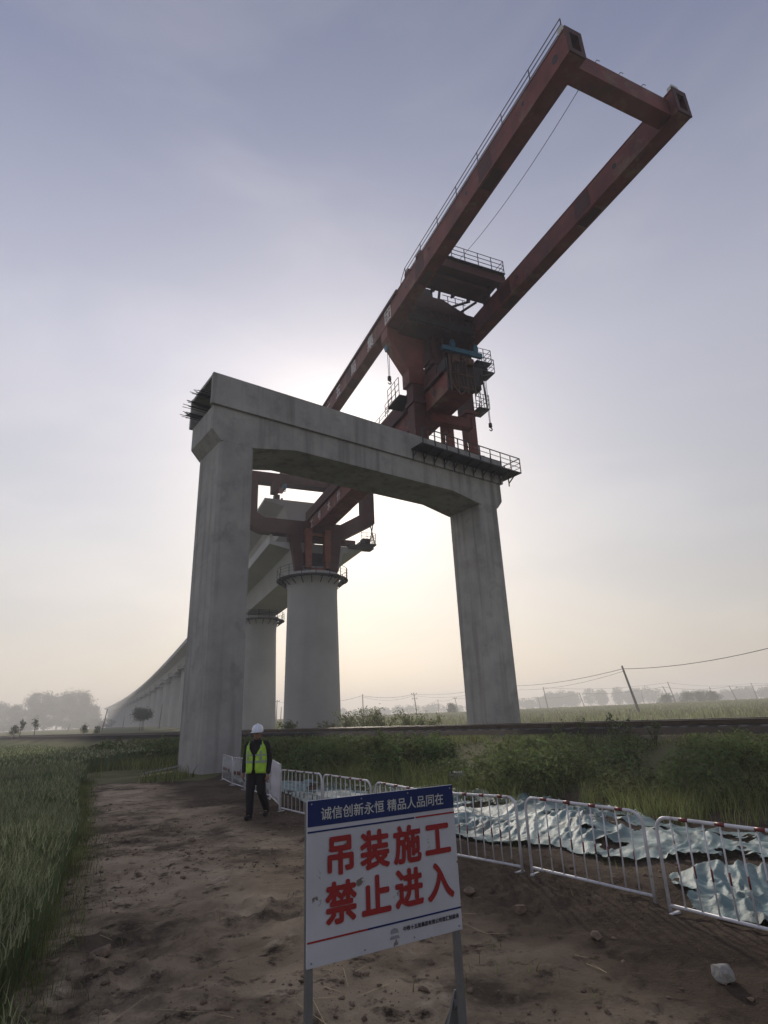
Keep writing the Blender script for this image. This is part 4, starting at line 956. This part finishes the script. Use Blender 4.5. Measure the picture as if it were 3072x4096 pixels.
def sprig_bush(name, x, y, h, rd, n, label, cat, group, m_=BUSH, lsz=.1, seed=0, stems=6):
    r = np.random.default_rng(seed); z0 = gz(x, y)
    root = thing(name, (x, y, z0), label, cat, group); root['_local'] = 1
    mb = MB(); Cs = []
    for s in range(stems):
        a = r.uniform(0, 6.28); sp = rd * r.uniform(.2, 1.0); hh = h * r.uniform(.6, 1.0)
        pts = [Vector((0, 0, -.05)), Vector((math.cos(a) * sp * .4, math.sin(a) * sp * .4, hh * .5)), Vector((math.cos(a) * sp, math.sin(a) * sp, hh))]
        mb.tube(pts, [.016 * h, .011 * h, .004 * h], 5)
        for q in range(n // stems):
            tt = r.uniform(.25, 1.0) ** .8
            b_ = pts[0].lerp(pts[1], tt * 2) if tt < .5 else pts[1].lerp(pts[2], tt * 2 - 1)
            Cs.append(np.array(b_) + r.normal(size=3) * rd * .14 * (1.3 - tt * .5))
    mb.build('stem', BARK, root)
    V, F, rn = leaves(np.array(Cs), lsz, seed, .2)
    npmesh('foliage', V, F, m_, root, rnd=rn)
    return root
def az_pt(az, d): return (d * math.sin(R(az)), d * math.cos(R(az)))
for i, (az, d, h, lab) in enumerate([(17.2, 24.2, 1.05, 'wispy weed left of the leaning pole foot, silhouetted on the embankment crest'), (19.6, 22.8, 1.5, 'tall weed with bare twigs below the leaning pole, on the embankment crest'), (20.8, 22.2, 1.35, 'upright weed beside the leaning pole foot on the embankment crest'), (22.9, 22.0, 1.25, 'thin weed right of the leaning pole foot on the embankment crest'), (14.9, 25.0, .9, 'low weed just right of the portal column on the embankment crest')]):
    x, y = az_pt(az, d - 2.6); sprig_bush('weed_plant', x, y, h * .62, .34, 110, lab, 'weed', 'weeds on the embankment crest', lsz=.10, seed=40 + i, stems=7)
for i, (az, d, h, rd) in enumerate([(-4.3, 47, 1.9, 1.3), (-2.6, 46, 2.1, 1.5), (-.9, 44, 2.0, 1.5), (1.6, 42, 1.7, 1.3), (3.3, 41, 1.3, 1.1), (-6.0, 47, 1.2, 1.0), (-9.9, 47, 1.2, .9)]):
    x, y = az_pt(az, d)
    sprig_bush('roadside_shrub', x, y, h, rd, 900, ['feathery olive shrub beyond the railway right of the tall round pier', 'tallest feathery shrub beyond the railway, second from the round pier', 'feathery shrub beyond the railway left of the pole with insulators', 'loose shrub beyond the railway below the pole with insulators', 'low pale shrub beyond the railway, rightmost before the field', 'low shrub at the foot of the tall round pier', 'dark shrub in the gap between the two round piers'][i], 'shrub', 'shrubs beyond the railway', GRASS, .17, 60 + i, 14)

# trees
def tree(x, y, h, rad_, label, seed, m_=LEAF, group='hazy trees at the left horizon', n=2600, lsz=.55, name='broadleaf_tree', clear=.25, stems=1):
    r = np.random.default_rng(seed); z0 = gz(x, y); root = thing(name, (x, y, z0), label, 'tree', group); root['_local'] = 1
    mb = MB(); Cs = []
    for sidx in range(stems):
        ox, oy = (0, 0) if stems == 1 else (r.uniform(-.5, .5) * rad_, r.uniform(-.3, .3) * rad_)
        top = Vector((ox + r.normal() * .3, oy + r.normal() * .3, h * .8))
        mb.tube([(ox, oy, -.2), (ox * .98, oy, h * .3), tuple(Vector((ox, oy, h * .55)).lerp(top, .3)), tuple(top)], [.028 * h / stems ** .5, .02 * h / stems ** .5, .013 * h, .005 * h], 7)
    for k in range(14):
        a = r.uniform(0, 6.28); zb = h * (clear + (.78 - clear) * (k + r.random()) / 14); ln = rad_ * r.uniform(.6, 1.0) * (1.15 - zb / h * .5)
        p0 = Vector((0, 0, zb)); p1 = Vector((math.cos(a) * ln * .5, math.sin(a) * ln * .5, zb + h * .08)); p2 = Vector((math.cos(a) * ln, math.sin(a) * ln, zb + h * r.uniform(.08, .22)))
        mb.tube([p0, p1, p2], [.009 * h, .006 * h, .002 * h], 5)
        for c in range(4):
            b_ = p1.lerp(p2, r.uniform(-.3, 1.1)); cr_ = rad_ * r.uniform(.35, .6)
            pts = r.normal(size=(n // 56, 3)) * cr_ * .55; pts[:, 2] *= .75; Cs.append(pts + np.array(b_))
    pts = r.normal(size=(n // 8, 3)) * np.array([rad_ * .3, rad_ * .3, h * .09]) + np.array([0, 0, h * .86]); Cs.append(pts)
    mb.build('trunk', BARK, root)
    C = np.concatenate(Cs); C = C[(C[:, 2] > h * clear * .7)]
    V, F, rn = leaves(C, lsz, seed); npmesh('crown', V, F, m_, root, rnd=rn)
    return root
TL = [(-33.2, 225, 8.5, 2.6, 'small hazy tree at the left frame edge'), (-32.2, 205, 7.0, 2.8, 'low bushy hazy tree second from the left frame edge'), (-31.0, 205, 10.2, 3.4, 'tall round hazy tree, left one of the left horizon clump'), (-30.0, 200, 10.0, 3.2, 'hazy tree in the middle of the left horizon clump, wider than its neighbours'), (-29.1, 210, 9.0, 2.2, 'narrow pointed hazy tree in the left horizon clump'), (-28.2, 200, 10.4, 3.2, 'hazy tree right of the narrow pointed one in the left clump'), (-27.3, 196, 10.2, 3.0, 'tallest hazy tree at the right end of the left horizon clump'), (-26.6, 205, 6.5, 2.4, 'low hazy tree touching the bridge silhouette on the left')]
for i, (az, d, h, rd, lab) in enumerate(TL):
    x, y = az_pt(az, d * 2.5); tree(x, y, h * 2.5, rd * 2.2, lab, 100 + i, n=7000, clear=.10, lsz=1.05)
x, y = az_pt(-22.57, 150); tree(x, y, 4.6, 2.0, 'round dark tree on several thin stems under the far bridge spans', 130, stems=3, group=None, n=3000, lsz=.38, clear=.5, name='multi_stem_tree')
x, y = az_pt(-32.0, 90); tree(x, y, 1.7, .55, 'tiny dark sapling at the far left beside the railway', 131, group=None, n=500, lsz=.18, name='sapling')
for i, (az, d, h) in enumerate([(-31.6, 95, 2.4), (-30.6, 98, 2.6), (-27.0, 95, 1.9), (-26.0, 92, 1.6)]):
    x, y = az_pt(az, d); tree(x, y, h, .5, ['thin spindly sapling left of the left horizon clump foot', 'thin spindly sapling second from the left along the railway', 'thin sapling below the right end of the left tree clump', 'leafless low sapling nearest the bridge foot on the left'][i], 140 + i, group='saplings along the railway', n=300, lsz=.2, name='sapling', clear=.35)
for i, (az, d, h, rd, lab) in enumerate([(26.0, 300, 4.5, 3.4, 'dark rounded field tree, left one of the dark group on the right'), (27.0, 300, 4.6, 3.6, 'dark rounded field tree in the middle of the right group'), (27.9, 295, 4.2, 3.2, 'dark rounded field tree, right one of the dark group'), (24.4, 300, 3.8, 3.2, 'dark field tree behind the leaning pole'), (5.6, 230, 3.4, 1.6, 'small lone tree standing in the field left of the right column')]):
    x, y = az_pt(az, d); tree(x, y, h, rd, lab, 160 + i, group='field trees on the right' if i < 4 else None, n=1600, lsz=.6, clear=.08)
def belt(az0, az1, d, h, label, seed, n=9000, jag=.25):
    r = np.random.default_rng(seed); k = int((az1 - az0) / 180 * math.pi * d / 7.0) + 2; Cs = []
    for i in range(k * 2):
        az = r.uniform(az0, az1); dd = d + r.uniform(-8, 14); x, y = az_pt(az, dd); edge = min(1, (az - az0) * 1.2 + .25, (az1 - az) * 1.2 + .25); hh = h * r.uniform(1 - jag, 1) * (.55 + .45 * edge); z0 = gz(x, y)
        m_ = n // (k * 2); p = r.normal(size=(m_, 3)); p /= np.linalg.norm(p, axis=1)[:, None]; q = r.uniform(.3, 1, m_)[:, None] ** .6
        p = p * q * np.array([6.0, 6.0, hh * .48]) + np.array([x, y, z0 + hh * .52]); Cs.append(p)
    V, F, rn = leaves(np.concatenate(Cs), 1.9, seed)
    tag(npmesh('distant_woodland', V, F, LEAF, rnd=rn), label, 'woodland', kind='stuff')
belt(14.0, 24.2, 640, 18.5, 'long pale belt of woodland on the horizon right of the portal column', 1, 16000)
belt(25.0, 33.5, 640, 12.5, 'faint ragged treeline on the far right horizon', 2, 9000, .5)
belt(-6.0, 7.5, 660, 11.0, 'faint low treeline on the horizon under the portal', 3, 9000, .4)
belt(9.5, 14.0, 660, 14.0, 'faint treeline just right of the right portal column', 4, 5000, .4)
belt(-36, -25, 460, 7.0, 'low hazy hedge at the foot of the left horizon trees', 5, 5000, .5)

# ------------------------------------------------------------------ utility poles and lines
poles = []
def pole(az_t, el_t, az_b, d, label, arms=0, r0=.13):
    xt, yt = az_pt(az_t, d); zt = 1.8 + d * math.tan(R(el_t)); xb_, yb_ = az_pt(az_b, d); zb = gz(xb_, yb_) - .1
    root = thing('utility_pole', (xb_, yb_, zb), label, 'utility pole', 'utility poles across the fields')
    mb = MB(); mb.tube([(xb_, yb_, zb), (xt, yt, zt)], [r0 * 1.25, r0 * .8], 8); mb.build('shaft', WOODP, root)
    t_ = Vector((xt, yt, zt)); dv = (Vector((xb_, yb_, zb)) - t_).normalized()
    for q in range(arms):
        c = t_ + dv * (.5 + q * 1.5); mb = MB(); mb.bar(c + Vector((-.9, 0, 0)), c + Vector((.9, 0, 0)), .12); mb.build('cross_arm', DSTEEL, root)
        for xx in (-.8, .8):
            mb = MB(); mb.tube([c + Vector((xx, 0, .05)), c + Vector((xx, 0, .4))], .09, 6); mb.build('insulator', DSTEEL, root)
    poles.append(t_); return t_
pl = {}
for key, az_t, el_t, az_b, d, arms, r0, lab in [
    ('big', 22.08 - .78, 3.34, 22.08, 105, 0, .19, 'big dark utility pole leaning left, nearest one in the right hand field'),
    ('a', 14.2, 1.88, 14.4, 232, 0, .16, 'utility pole tallest of the pair just right of the right column'), ('b', 13.6, 1.05, 13.75, 300, 0, .15, 'short utility pole beside a taller one right of the right column'),
    ('c', 17.3, 1.24, 17.6, 290, 0, .17, 'lone slanting utility pole in front of the pale woodland belt'), ('d', 24.3, 1.41, 24.75, 255, 0, .18, 'utility pole, left of the close pair beyond the big leaning pole'), ('e', 24.75, 1.74, 25.1, 240, 0, .17, 'taller utility pole, right of the close pair beyond the big leaning pole'),
    ('f', 22.5, .95, 22.6, 330, 0, .14, 'faint small utility pole just right of the big leaning pole'), ('g', 27.85, 1.16, 28.0, 300, 0, .14, 'faint utility pole above the dark field trees'), ('h', 29.3, 1.17, 29.65, 290, 0, .17, 'slanting utility pole near the right frame edge'), ('i', 30.9, 1.30, 31.1, 300, 0, .16, 'rightmost utility pole at the frame edge'),
    ('j', -2.8, 2.01, -2.77, 195, 0, .16, 'tall bare utility pole right of the tall round pier'), ('k', 2.1, 1.94, 2.3, 200, 2, .16, 'utility pole with cross arms and insulators under the portal'), ('l', 4.35, 1.21, 4.37, 290, 0, .15, 'plain utility pole between the cross armed pole and the right column'), ('m', 5.95, 1.35, 6.2, 270, 1, .16, 'slanting utility pole just left of the right column'),
    ('n', -1.57, .58, -1.57, 420, 0, .16, 'tiny faint utility pole beside the tall bare one'), ('o', 1.35, .50, 1.5, 400, 0, .16, 'tiny utility pole left of the cross armed pole'), 
    ('p', -25.4, 1.47, -25.65, 160, 0, .13, 'thin utility pole at the hazy foot of the far bridge'), ('q', -21.0, 1.71, -21.1, 165, 0, .13, 'thin utility pole just left of the left portal column'), ('r', -28.1, .39, -28.25, 200, 0, .10, 'short thin pole below the right end of the left tree clump'), ('s', -24.0, .81, -24.03, 230, 0, .11, 'faint pole between the far bridge piers'),
    ('t', -10.85, 1.77, -10.9, 205, 1, .16, 'utility pole with cross arm in the gap between the two round piers'), ('u', -10.45, 1.14, -10.5, 220, 0, .13, 'short pole right of the cross armed one in the pier gap'), ('v', -11.05, 1.44, -11.0, 215, 0, .13, 'thin pole left of the cross armed one in the pier gap')]:
    pl[key] = pole(az_t, el_t, az_b, d, lab, arms, r0)
def line(seq, rad_, sag, label, dz=0.0, ext=None):
    pts = []
    for a, b in zip(seq[:-1], seq[1:]):
        a, b = Vector(a), Vector(b)
        for q in np.linspace(0, 1, 14)[:-1]: pts.append(a.lerp(b, q) + Vector((0, 0, dz - sag * 4 * q * (1 - q))))
    pts.append(Vector(seq[-1]) + Vector((0, 0, dz)))
    mb = MB(); mb.tube(pts, rad_, 5); tag(mb.build('power_line', WIRE), label, 'power line', 'overhead wires across the fields')
far = lambda az, el, d: Vector((d * math.sin(R(az)), d * math.cos(R(az)), 1.8 + d * math.tan(R(el))))
line([far(-8, 1.6, 215), pl['j'], pl['k'], far(10, 2.4, 150), pl['big'], far(36, 4.9, 85)], .045, .9, 'thickest overhead wire running past the big leaning pole', -.5)
line([pl['j'], pl['k'], far(10, 2.3, 150), pl['big']], .03, 1.3, 'second slack wire just below the thickest one', -.9)
line([pl['b'], pl['c'], pl['d'], pl['h'], far(35, 1.5, 280)], .05, 1.0, 'low wire strung between the slanting poles before the woodland', -.3)
line([pl['a'], pl['e'], pl['i'], far(36, 1.5, 300)], .035, 1.2, 'faint high wire linking the taller poles on the right', -.2)
line([pl['n'], pl['o'], pl['l'], pl['m'], pl['b']], .05, .8, 'faint low wire under the portal opening', -.3)
line([far(-13, 1.5, 205), pl['t'], far(-8, 1.5, 205)], .03, .4, 'short wire stretch seen in the gap between the round piers', -.5)

# ------------------------------------------------------------------ loose things on the ground
def rock(name, x, y, sx, sy, sz, label, cat, m_, seed, group=None, sink=.3):
    bm = bmesh.new(); bmesh.ops.create_icosphere(bm, subdivisions=4, radius=1)
    r = np.random.default_rng(seed); pl_ = [(Vector(r.normal(size=3)).normalized(), r.uniform(.42, .85)) for _ in range(13)]
    for v in bm.verts:
        for n_, d in pl_:
            k = v.co.dot(n_) - d
            if k > 0: v.co -= n_ * k * .97
        v.co *= 1 + .05 * math.sin(v.co.x * 9 + seed) * math.sin(v.co.y * 8) * math.sin(v.co.z * 7)
        v.co.x *= sx; v.co.y *= sy; v.co.z *= sz
    me = bpy.data.meshes.new(name); bm.to_mesh(me); bm.free(); me.materials.append(m_)
    o = bpy.data.objects.new(name, me); COL.objects.link(o); o.location = (x, y, gz(x, y) + sz * (1 - sink) * .8); o.rotation_euler = (r.uniform(-.2, .2), r.uniform(-.2, .2), r.uniform(0, 6))
    return tag(o, label, cat, group)
rock('stone', 2.14, 4.72, .115, .075, .085, 'jagged pale stone lying alone on the dark soil at lower right', 'stone', STONE, 3)
rock('stone', -2.55, 5.72, .14, .09, .075, 'long brown earthy stone on the path near the wheat', 'stone', CLOD, 4)
rock('stone', 1.12, 6.3, .10, .07, .05, 'grey brown stone half sunk in the soil right of the sign', 'stone', CLOD, 5)
rock('stone', .72, 6.9, .08, .07, .05, 'rounded grey clod beside the barrier foot, right of the sign', 'stone', CLOD, 6)
rock('stone', 1.6, 5.6, .07, .05, .045, 'small pale lump between the half sunk stone and the jagged one', 'stone', CLOD, 7)
mb = MB(); x, y = 1.75, 17.6; z0 = gz(x, y) + .1
mb.box(x - .22, x + .22, y - .18, y + .18, z0 - .1, z0 + .26); tag(mb.build('concrete_block', CONC3, bevel=.03), 'small pale concrete block at the foot of the embankment shrubs', 'block')
mb = MB(); mb.tube([(-9.75, 24.1, gz(-9.75, 24.1) + .05), (-9.0, 25.3, gz(-9.0, 25.3) + .16), (-8.6, 25.9, .3)], .045, 8); tag(mb.build('timber_pole', STONE), 'pale pole lying on the ground beside the left portal column', 'pole')
mb = MB(); mb.tube([(-9.35, 22.9, gz(-9.35, 22.9) + .04), (-8.6, 24.0, gz(-8.6, 24.0) + .1)], .03, 8); tag(mb.build('timber_pole', STRAW), 'thin stick lying in front of the left portal column', 'pole')
# clods: uncountable
r = np.random.default_rng(77); n = 20000
rr = r.uniform(3.0, 17, n) ; aa = np.radians(r.uniform(-38, 42, n)); X, Y = rr * np.sin(aa), rr * np.cos(aa)
k = (wheat_side(X, Y) < -.1) & (fbm(X + 20, Y, 1.5, 3) + r.normal(size=n) * .12 > .02) & (track_uv(X, Y)[0] < -9) & (np.hypot(X + 2.7, Y - 12.35) > .5) & ((bar_side(X, Y) < -2.2) | (r.random(n) < .35)); X, Y = X[k], Y[k]; n = len(X)
ico = bmesh.new(); bmesh.ops.create_icosphere(ico, subdivisions=1, radius=1); IV = np.array([v.co[:] for v in ico.verts]); IF = np.array([[v.index for v in f.verts] for f in ico.faces]); ico.free()
sz = .0035 + .022 * r.random(n) ** 7 + .003 * (np.hypot(X, Y) > 8); sc3 = np.stack([sz * r.uniform(.8, 1.6, n), sz * r.uniform(.8, 1.6, n), sz * r.uniform(.5, .9, n)], 1)
V = (IV[None] * (1 + .35 * r.normal(size=(n, len(IV), 1))) * sc3[:, None]) + np.stack([X, Y, terrain(X, Y) + sz * .25], 1)[:, None]
F = (IF[None] + (np.arange(n) * len(IV))[:, None, None]).reshape(-1, 3)
tag(npmesh('soil_clods', V.reshape(-1, 3), F, CLOD), 'crumbled brown soil clods scattered over the dirt path', 'soil', kind='stuff')
parts = []; n = 420
X = r.uniform(-4, 1.5, n); Y = r.uniform(4.2, 12, n); k = (wheat_side(X, Y) < -.1) & (fbm(X, Y + 7, .8, 2) > .12); X, Y = X[k], Y[k]; n = len(X)
L_ = r.uniform(.08, .34, n); az = r.uniform(0, 6.28, n); Z = terrain(X, Y) + .012
A_ = np.stack([X, Y, Z], 1); B_ = np.stack([X + np.cos(az) * L_, Y + np.sin(az) * L_, terrain(X + np.cos(az) * L_, Y + np.sin(az) * L_) + .016], 1)
w = np.stack([-np.sin(az), np.cos(az), np.zeros(n)], 1) * .0028
V = np.stack([A_ - w, A_ + w, B_ + w * .5, B_ - w * .5], 1).reshape(-1, 3)
tag(npmesh('straw_litter', V, np.arange(n * 4).reshape(n, 4), STRAW), 'dry straw stalks littering the dirt path', 'straw', kind='stuff')

# ------------------------------------------------------------------ person
def capsule_mesh(segs, balls, voxel, smooth_it=6):
    """union of tapered capsules fused to one skin"""
    mb = MB()
    for p, q, r0, r1, *sc_ in segs:
        p, q = Vector(p), Vector(q); d = (q - p).normalized(); n = 14
        pts = [p - d * r0 * .95, p - d * r0 * .7, p, q, q + d * r1 * .7, q + d * r1 * .95]; rr = [r0 * .25, r0 * .72, r0, r1, r1 * .72, r1 * .25]
        mb.tube(pts, rr, n)
    for c, rx, ry, rz in balls:
        prof = [(math.sin(a), -math.cos(a)) for a in np.linspace(.12, math.pi - .12, 11)]
        o = len(mb.v); mb.lathe(prof, 16)
        for i in range(o, len(mb.v)):
            v = mb.v[i]; mb.v[i] = (c[0] + v[0] * rx, c[1] + v[1] * ry, c[2] + v[2] * rz)
    me = bpy.data.meshes.new('tmp'); me.from_pydata(mb.v, [], mb.f)
    bm = bmesh.new(); bm.from_mesh(me); bmesh.ops.recalc_face_normals(bm, faces=bm.faces); bm.to_mesh(me); bm.free()
    o = bpy.data.objects.new('tmp', me); COL.objects.link(o)
    rm = o.modifiers.new('r', 'REMESH'); rm.mode = 'VOXEL'; rm.voxel_size = voxel
    s_ = o.modifiers.new('s', 'SMOOTH'); s_.factor = .5; s_.iterations = smooth_it
    dg = bpy.context.evaluated_depsgraph_get(); m2 = bpy.data.meshes.new_from_object(o.evaluated_get(dg))
    bpy.data.objects.remove(o); m2.polygons.foreach_set('use_smooth', [True] * len(m2.polygons))
    return m2
pz = gz(-2.75, 12.3)
ps = thing('person', (-2.75, 12.35, pz), 'man in black clothes, yellow green safety vest and white helmet walking along the path', 'person'); ps['_local'] = 1
ps.rotation_euler = (0, 0, R(-8))
# local frame: +x is image right, -y towards the camera; his right side is at -x
J = dict(neck=(0.01, -.03, 1.38), chest=(0, 0, 1.22), pelvis=(0, .0, .86), head=(.02, -.055, 1.545))
sh_r, el_r, wr_r = (-.185, .0, 1.33), (-.245, .04, 1.07), (-.262, -.01, .83)
sh_l, el_l, wr_l = (.185, .0, 1.33), (.25, .05, 1.06), (.245, .0, .80)
hp_r, kn_r, an_r = (-.09, 0, .85), (-.085, -.09, .47), (-.07, -.12, .08)
hp_l, kn_l, an_l = (.09, 0, .85), (.115, .0, .47), (.135, .26, .13)
def hand_segs(w, sx):
    w = Vector(w); s = [((w.x, w.y, w.z), (w.x, w.y - .02, w.z - .075), .026, .036)]
    pc = Vector((w.x, w.y - .022, w.z - .085))
    for i, (dy, ln) in enumerate(((-.030, .070), (-.010, .080), (.010, .074), (.029, .058))):
        a = pc + Vector((0, dy, -.01)); b = a + Vector((-sx * .012, -.004, -ln * .55)); c = b + Vector((-sx * .026, -.002, -ln * .42)); s += [(a, b, .0095, .0088), (b, c, .0088, .0078)]
    a = Vector((w.x - sx * .01, w.y - .045, w.z - .045)); b = a + Vector((-sx * .016, -.022, -.035)); s += [(a, b, .012, .0105), (b, b + Vector((-sx * .008, -.004, -.028)), .0105, .009)]
    return s
segs = [(J['pelvis'], J['chest'], .115, .125), (J['chest'], J['neck'], .12, .06), (J['neck'], (.015, -.045, 1.47), .055, .052),
        (sh_r, el_r, .05, .042), (el_r, wr_r, .04, .027), (sh_l, el_l, .05, .042), (el_l, wr_l, .04, .027), ((-.14, 0, 1.34), (.14, 0, 1.34), .06, .06),
        (hp_r, kn_r, .08, .055), (kn_r, an_r, .05, .035), (hp_l, kn_l, .08, .055), (kn_l, an_l, .05, .035),
        (an_r, (-.075, -.24, .045), .035, .03), (an_l, (.15, .16, .06), .035, .03)] + hand_segs(wr_r, -1) + hand_segs(wr_l, 1)
hc = Vector(J['head'])
balls = [(hc, .076, .095, .115), (hc + Vector((0, -.03, -.075)), .052, .06, .045), (hc + Vector((0, -.098, -.02)), .014, .022, .022), (hc + Vector((0, -.092, .012)), .010, .012, .03), (hc + Vector((.03, -.085, .03)), .022, .012, .008), (hc + Vector((-.03, -.085, .03)), .022, .012, .008), (hc + Vector((0, -.086, -.062)), .024, .012, .007), (hc + Vector((.078, .0, -.005)), .012, .022, .034), (hc + Vector((-.078, .0, -.005)), .012, .022, .034)]
me = capsule_mesh(segs, balls, .006, 3); me.materials.append(SKIN); body = bpy.data.objects.new('body', me); COL.objects.link(body); body.parent = ps
mb = MB()
for sx in (-.03, .03):
    c = hc + Vector((sx, -.089, .014)); mb.tube([c + Vector((0, .004, 0)), c + Vector((0, -.002, 0)), c + Vector((0, -.005, 0))], [.010, .009, .004], 10)
mb.build('eyes', SIGNK, ps)
jk = [(J['pelvis'], J['chest'], .148, .155), (J['chest'], (0, -.01, 1.33), .155, .11), ((-.15, 0, 1.335), (.15, 0, 1.335), .078, .078), (J['neck'], (.01, -.025, 1.43), .075, .070),
      (sh_r, el_r, .072, .062), (el_r, (wr_r[0], wr_r[1], wr_r[2] + .02), .060, .046), (sh_l, el_l, .072, .062), (el_l, (wr_l[0], wr_l[1], wr_l[2] + .02), .060, .046)]
me = capsule_mesh(jk, [((0, 0, 1.05), .185, .135, .22), ((0, 0, .88), .17, .13, .09)], .012, 5); me.materials.append(BLACKC); o = bpy.data.objects.new('jacket', me); COL.objects.link(o); o.parent = ps
tr_ = [((-.06, 0, .86), (.06, 0, .86), .135, .135), (hp_r, kn_r, .105, .085), (kn_r, (an_r[0], an_r[1], .11), .085, .070), (hp_l, kn_l, .105, .085), (kn_l, (an_l[0], an_l[1] - .01, .15), .085, .068)]
me = capsule_mesh(tr_, [], .012, 5); me.materials.append(BLACKC); o = bpy.data.objects.new('trousers', me); COL.objects.link(o); o.parent = ps
for (a, b) in ((an_r, (-.078, -.27, .05)), (an_l, (.152, .13, .05))):
    a = Vector(a); b = Vector(b)
    me = capsule_mesh([((a.x, a.y + .03, max(a.z - .03, .05)), b, .048, .040), (a, (a.x, a.y + .02, a.z - .02), .047, .047)], [], .008, 4); me.materials.append(BLACKC); o = bpy.data.objects.new('shoe', me); COL.objects.link(o); o.parent = ps
# vest: open front, arm holes, follows the chest
def vest_side(sgn):
    vs = []; fs = []; nu, nv = 16, 14
    for j in range(nv + 1):
        t_ = j / nv; z = .80 + t_ * .60
        rx = .205 + .012 * math.sin(t_ * 3.0) - .035 * max(0, t_ - .75) * 4 * .5; ry = .172 - .02 * t_ - .05 * max(0, t_ - .8) * 5 * .6
        if t_ > .86: rx -= (t_ - .86) * .32
        gap = .13 + (.95 * ((t_ - .52) / .48) ** 1.3 if t_ > .52 else 0) + (.10 * (.12 - t_) / .12 if t_ < .12 else 0); a1 = math.pi - .0
        if t_ > .48: pass
        for i in range(nu + 1):
            q = i / nu; a = gap + (a1 - gap) * q
            x = math.sin(a) * rx; y = -math.cos(a) * ry
            vs.append((sgn * x, y - .008 * (t_ > .6), z + (.02 * math.cos(a) if t_ < .1 else 0)))
    for j in range(nv):
        for i in range(nu):
            t_ = (j + .5) / nv; q = (i + .5) / nu
            if t_ > .56 and .42 < q < .66: continue        # arm hole
            fs.append((j * (nu + 1) + i, j * (nu + 1) + i + 1, (j + 1) * (nu + 1) + i + 1, (j + 1) * (nu + 1) + i))
    return vs, fs
mb = MB()
for sgn in (-1, 1): mb.add(*vest_side(sgn))
vo = mb.build('safety_vest', VEST, ps, smooth=True); md = vo.modifiers.new('s', 'SOLIDIFY'); md.thickness = .008
for z, dz_ in ((1.00, .045), (1.13, .03)):
    for sgn in (-1, 1):
        tp = MB(); n_ = 14; vs = []
        for i in range(n_ + 1):
            a = .12 + (math.pi - .12) * i / n_; t_ = (z - .8) / .6; rx = .205 + .012 * math.sin(t_ * 3.0) + .006; ry = .172 - .02 * t_ + .006
            for zz in (z, z + dz_): vs.append((sgn * math.sin(a) * rx, -math.cos(a) * ry - .008 * (t_ > .6), zz))
        tp.add(vs, [(2 * i, 2 * i + 2, 2 * i + 3, 2 * i + 1) for i in range(n_)]); tp.build('reflective_tape', REFL, vo)
# vertical braces of tape and a breast pocket
tp = MB()
for sgn in (-1, 1):
    for z0_, z1_ in ((1.05, 1.125), (1.165, 1.33)):
        vs = []
        for a in (.52, .78):
            for z in (z0_, z1_):
                t_ = (z - .8) / .6; rx = .212 + .012 * math.sin(t_ * 3); ry = .180 - .02 * t_ - (.03 if z > 1.3 else 0); vs.append((sgn * math.sin(a) * rx, -math.cos(a) * ry - .008, z))
        tp.add(vs, [(0, 2, 3, 1)])
tp.build('reflective_tape', REFL, vo)
# helmet
mb = MB(); hp_ = hc + Vector((0, .0, .035)); mb.lathe([(.125, -.005), (.122, .02), (.117, .06), (.10, .098), (.07, .124), (.035, .137), (.006, .141)], 28, sx=.92, sy=1.06)
mb.v = [(hp_.x + v[0], hp_.y + v[1], hp_.z + v[2] + (.0)) for v in mb.v]
hm = mb.build('helmet', HELM, ps, smooth=True)
mb = MB(); vs = []; n_ = 20
for i in range(n_ + 1):
    a = -1.35 + 2.7 * i / n_; ex_ = .055 * math.cos(a * 1.1)
    for rr_, zz in ((.122, .004), (.122 + max(ex_, .008), -.014)): vs.append((hp_.x + math.sin(a) * rr_ * .92, hp_.y - math.cos(a) * rr_ * 1.06, hp_.z + zz))
mb.add(vs, [(2 * i, 2 * i + 1, 2 * i + 3, 2 * i + 2) for i in range(n_)]); br_ = mb.build('helmet_brim', HELM, hm, smooth=True); md = br_.modifiers.new('s', 'SOLIDIFY'); md.thickness = .005
mb = MB(); mb.tube([hp_ + Vector((0, -.126 * math.cos(a), .010 + .135 * math.sin(a))) for a in np.linspace(.1, 2.9, 12)], .012, 6); mb.build('helmet_ridge', HELM, hm, smooth=True)

# ------------------------------------------------------------------ haze
hz_ = bpy.data.materials.new('haze'); hz_.use_nodes = True; t = hz_.node_tree; t.nodes.clear()
mo = N(t, 'ShaderNodeOutputMaterial'); pv = N(t, 'ShaderNodeVolumePrincipled')
pv.inputs['Color'].default_value = (0.97, 0.96, 0.96, 1); pv.inputs['Density'].default_value = 0.0017; pv.inputs['Anisotropy'].default_value = 0.3
t.links.new(pv.outputs[0], mo.inputs['Volume'])
mb = MB(); mb.box(-1250, 1250, -1250, 1250, -2.5, 36.0)
hb_ = mb.build('haze', hz_); hb_['kind'] = 'stuff'

for o in bpy.data.objects:
    if '_local' in o: del o['_local']
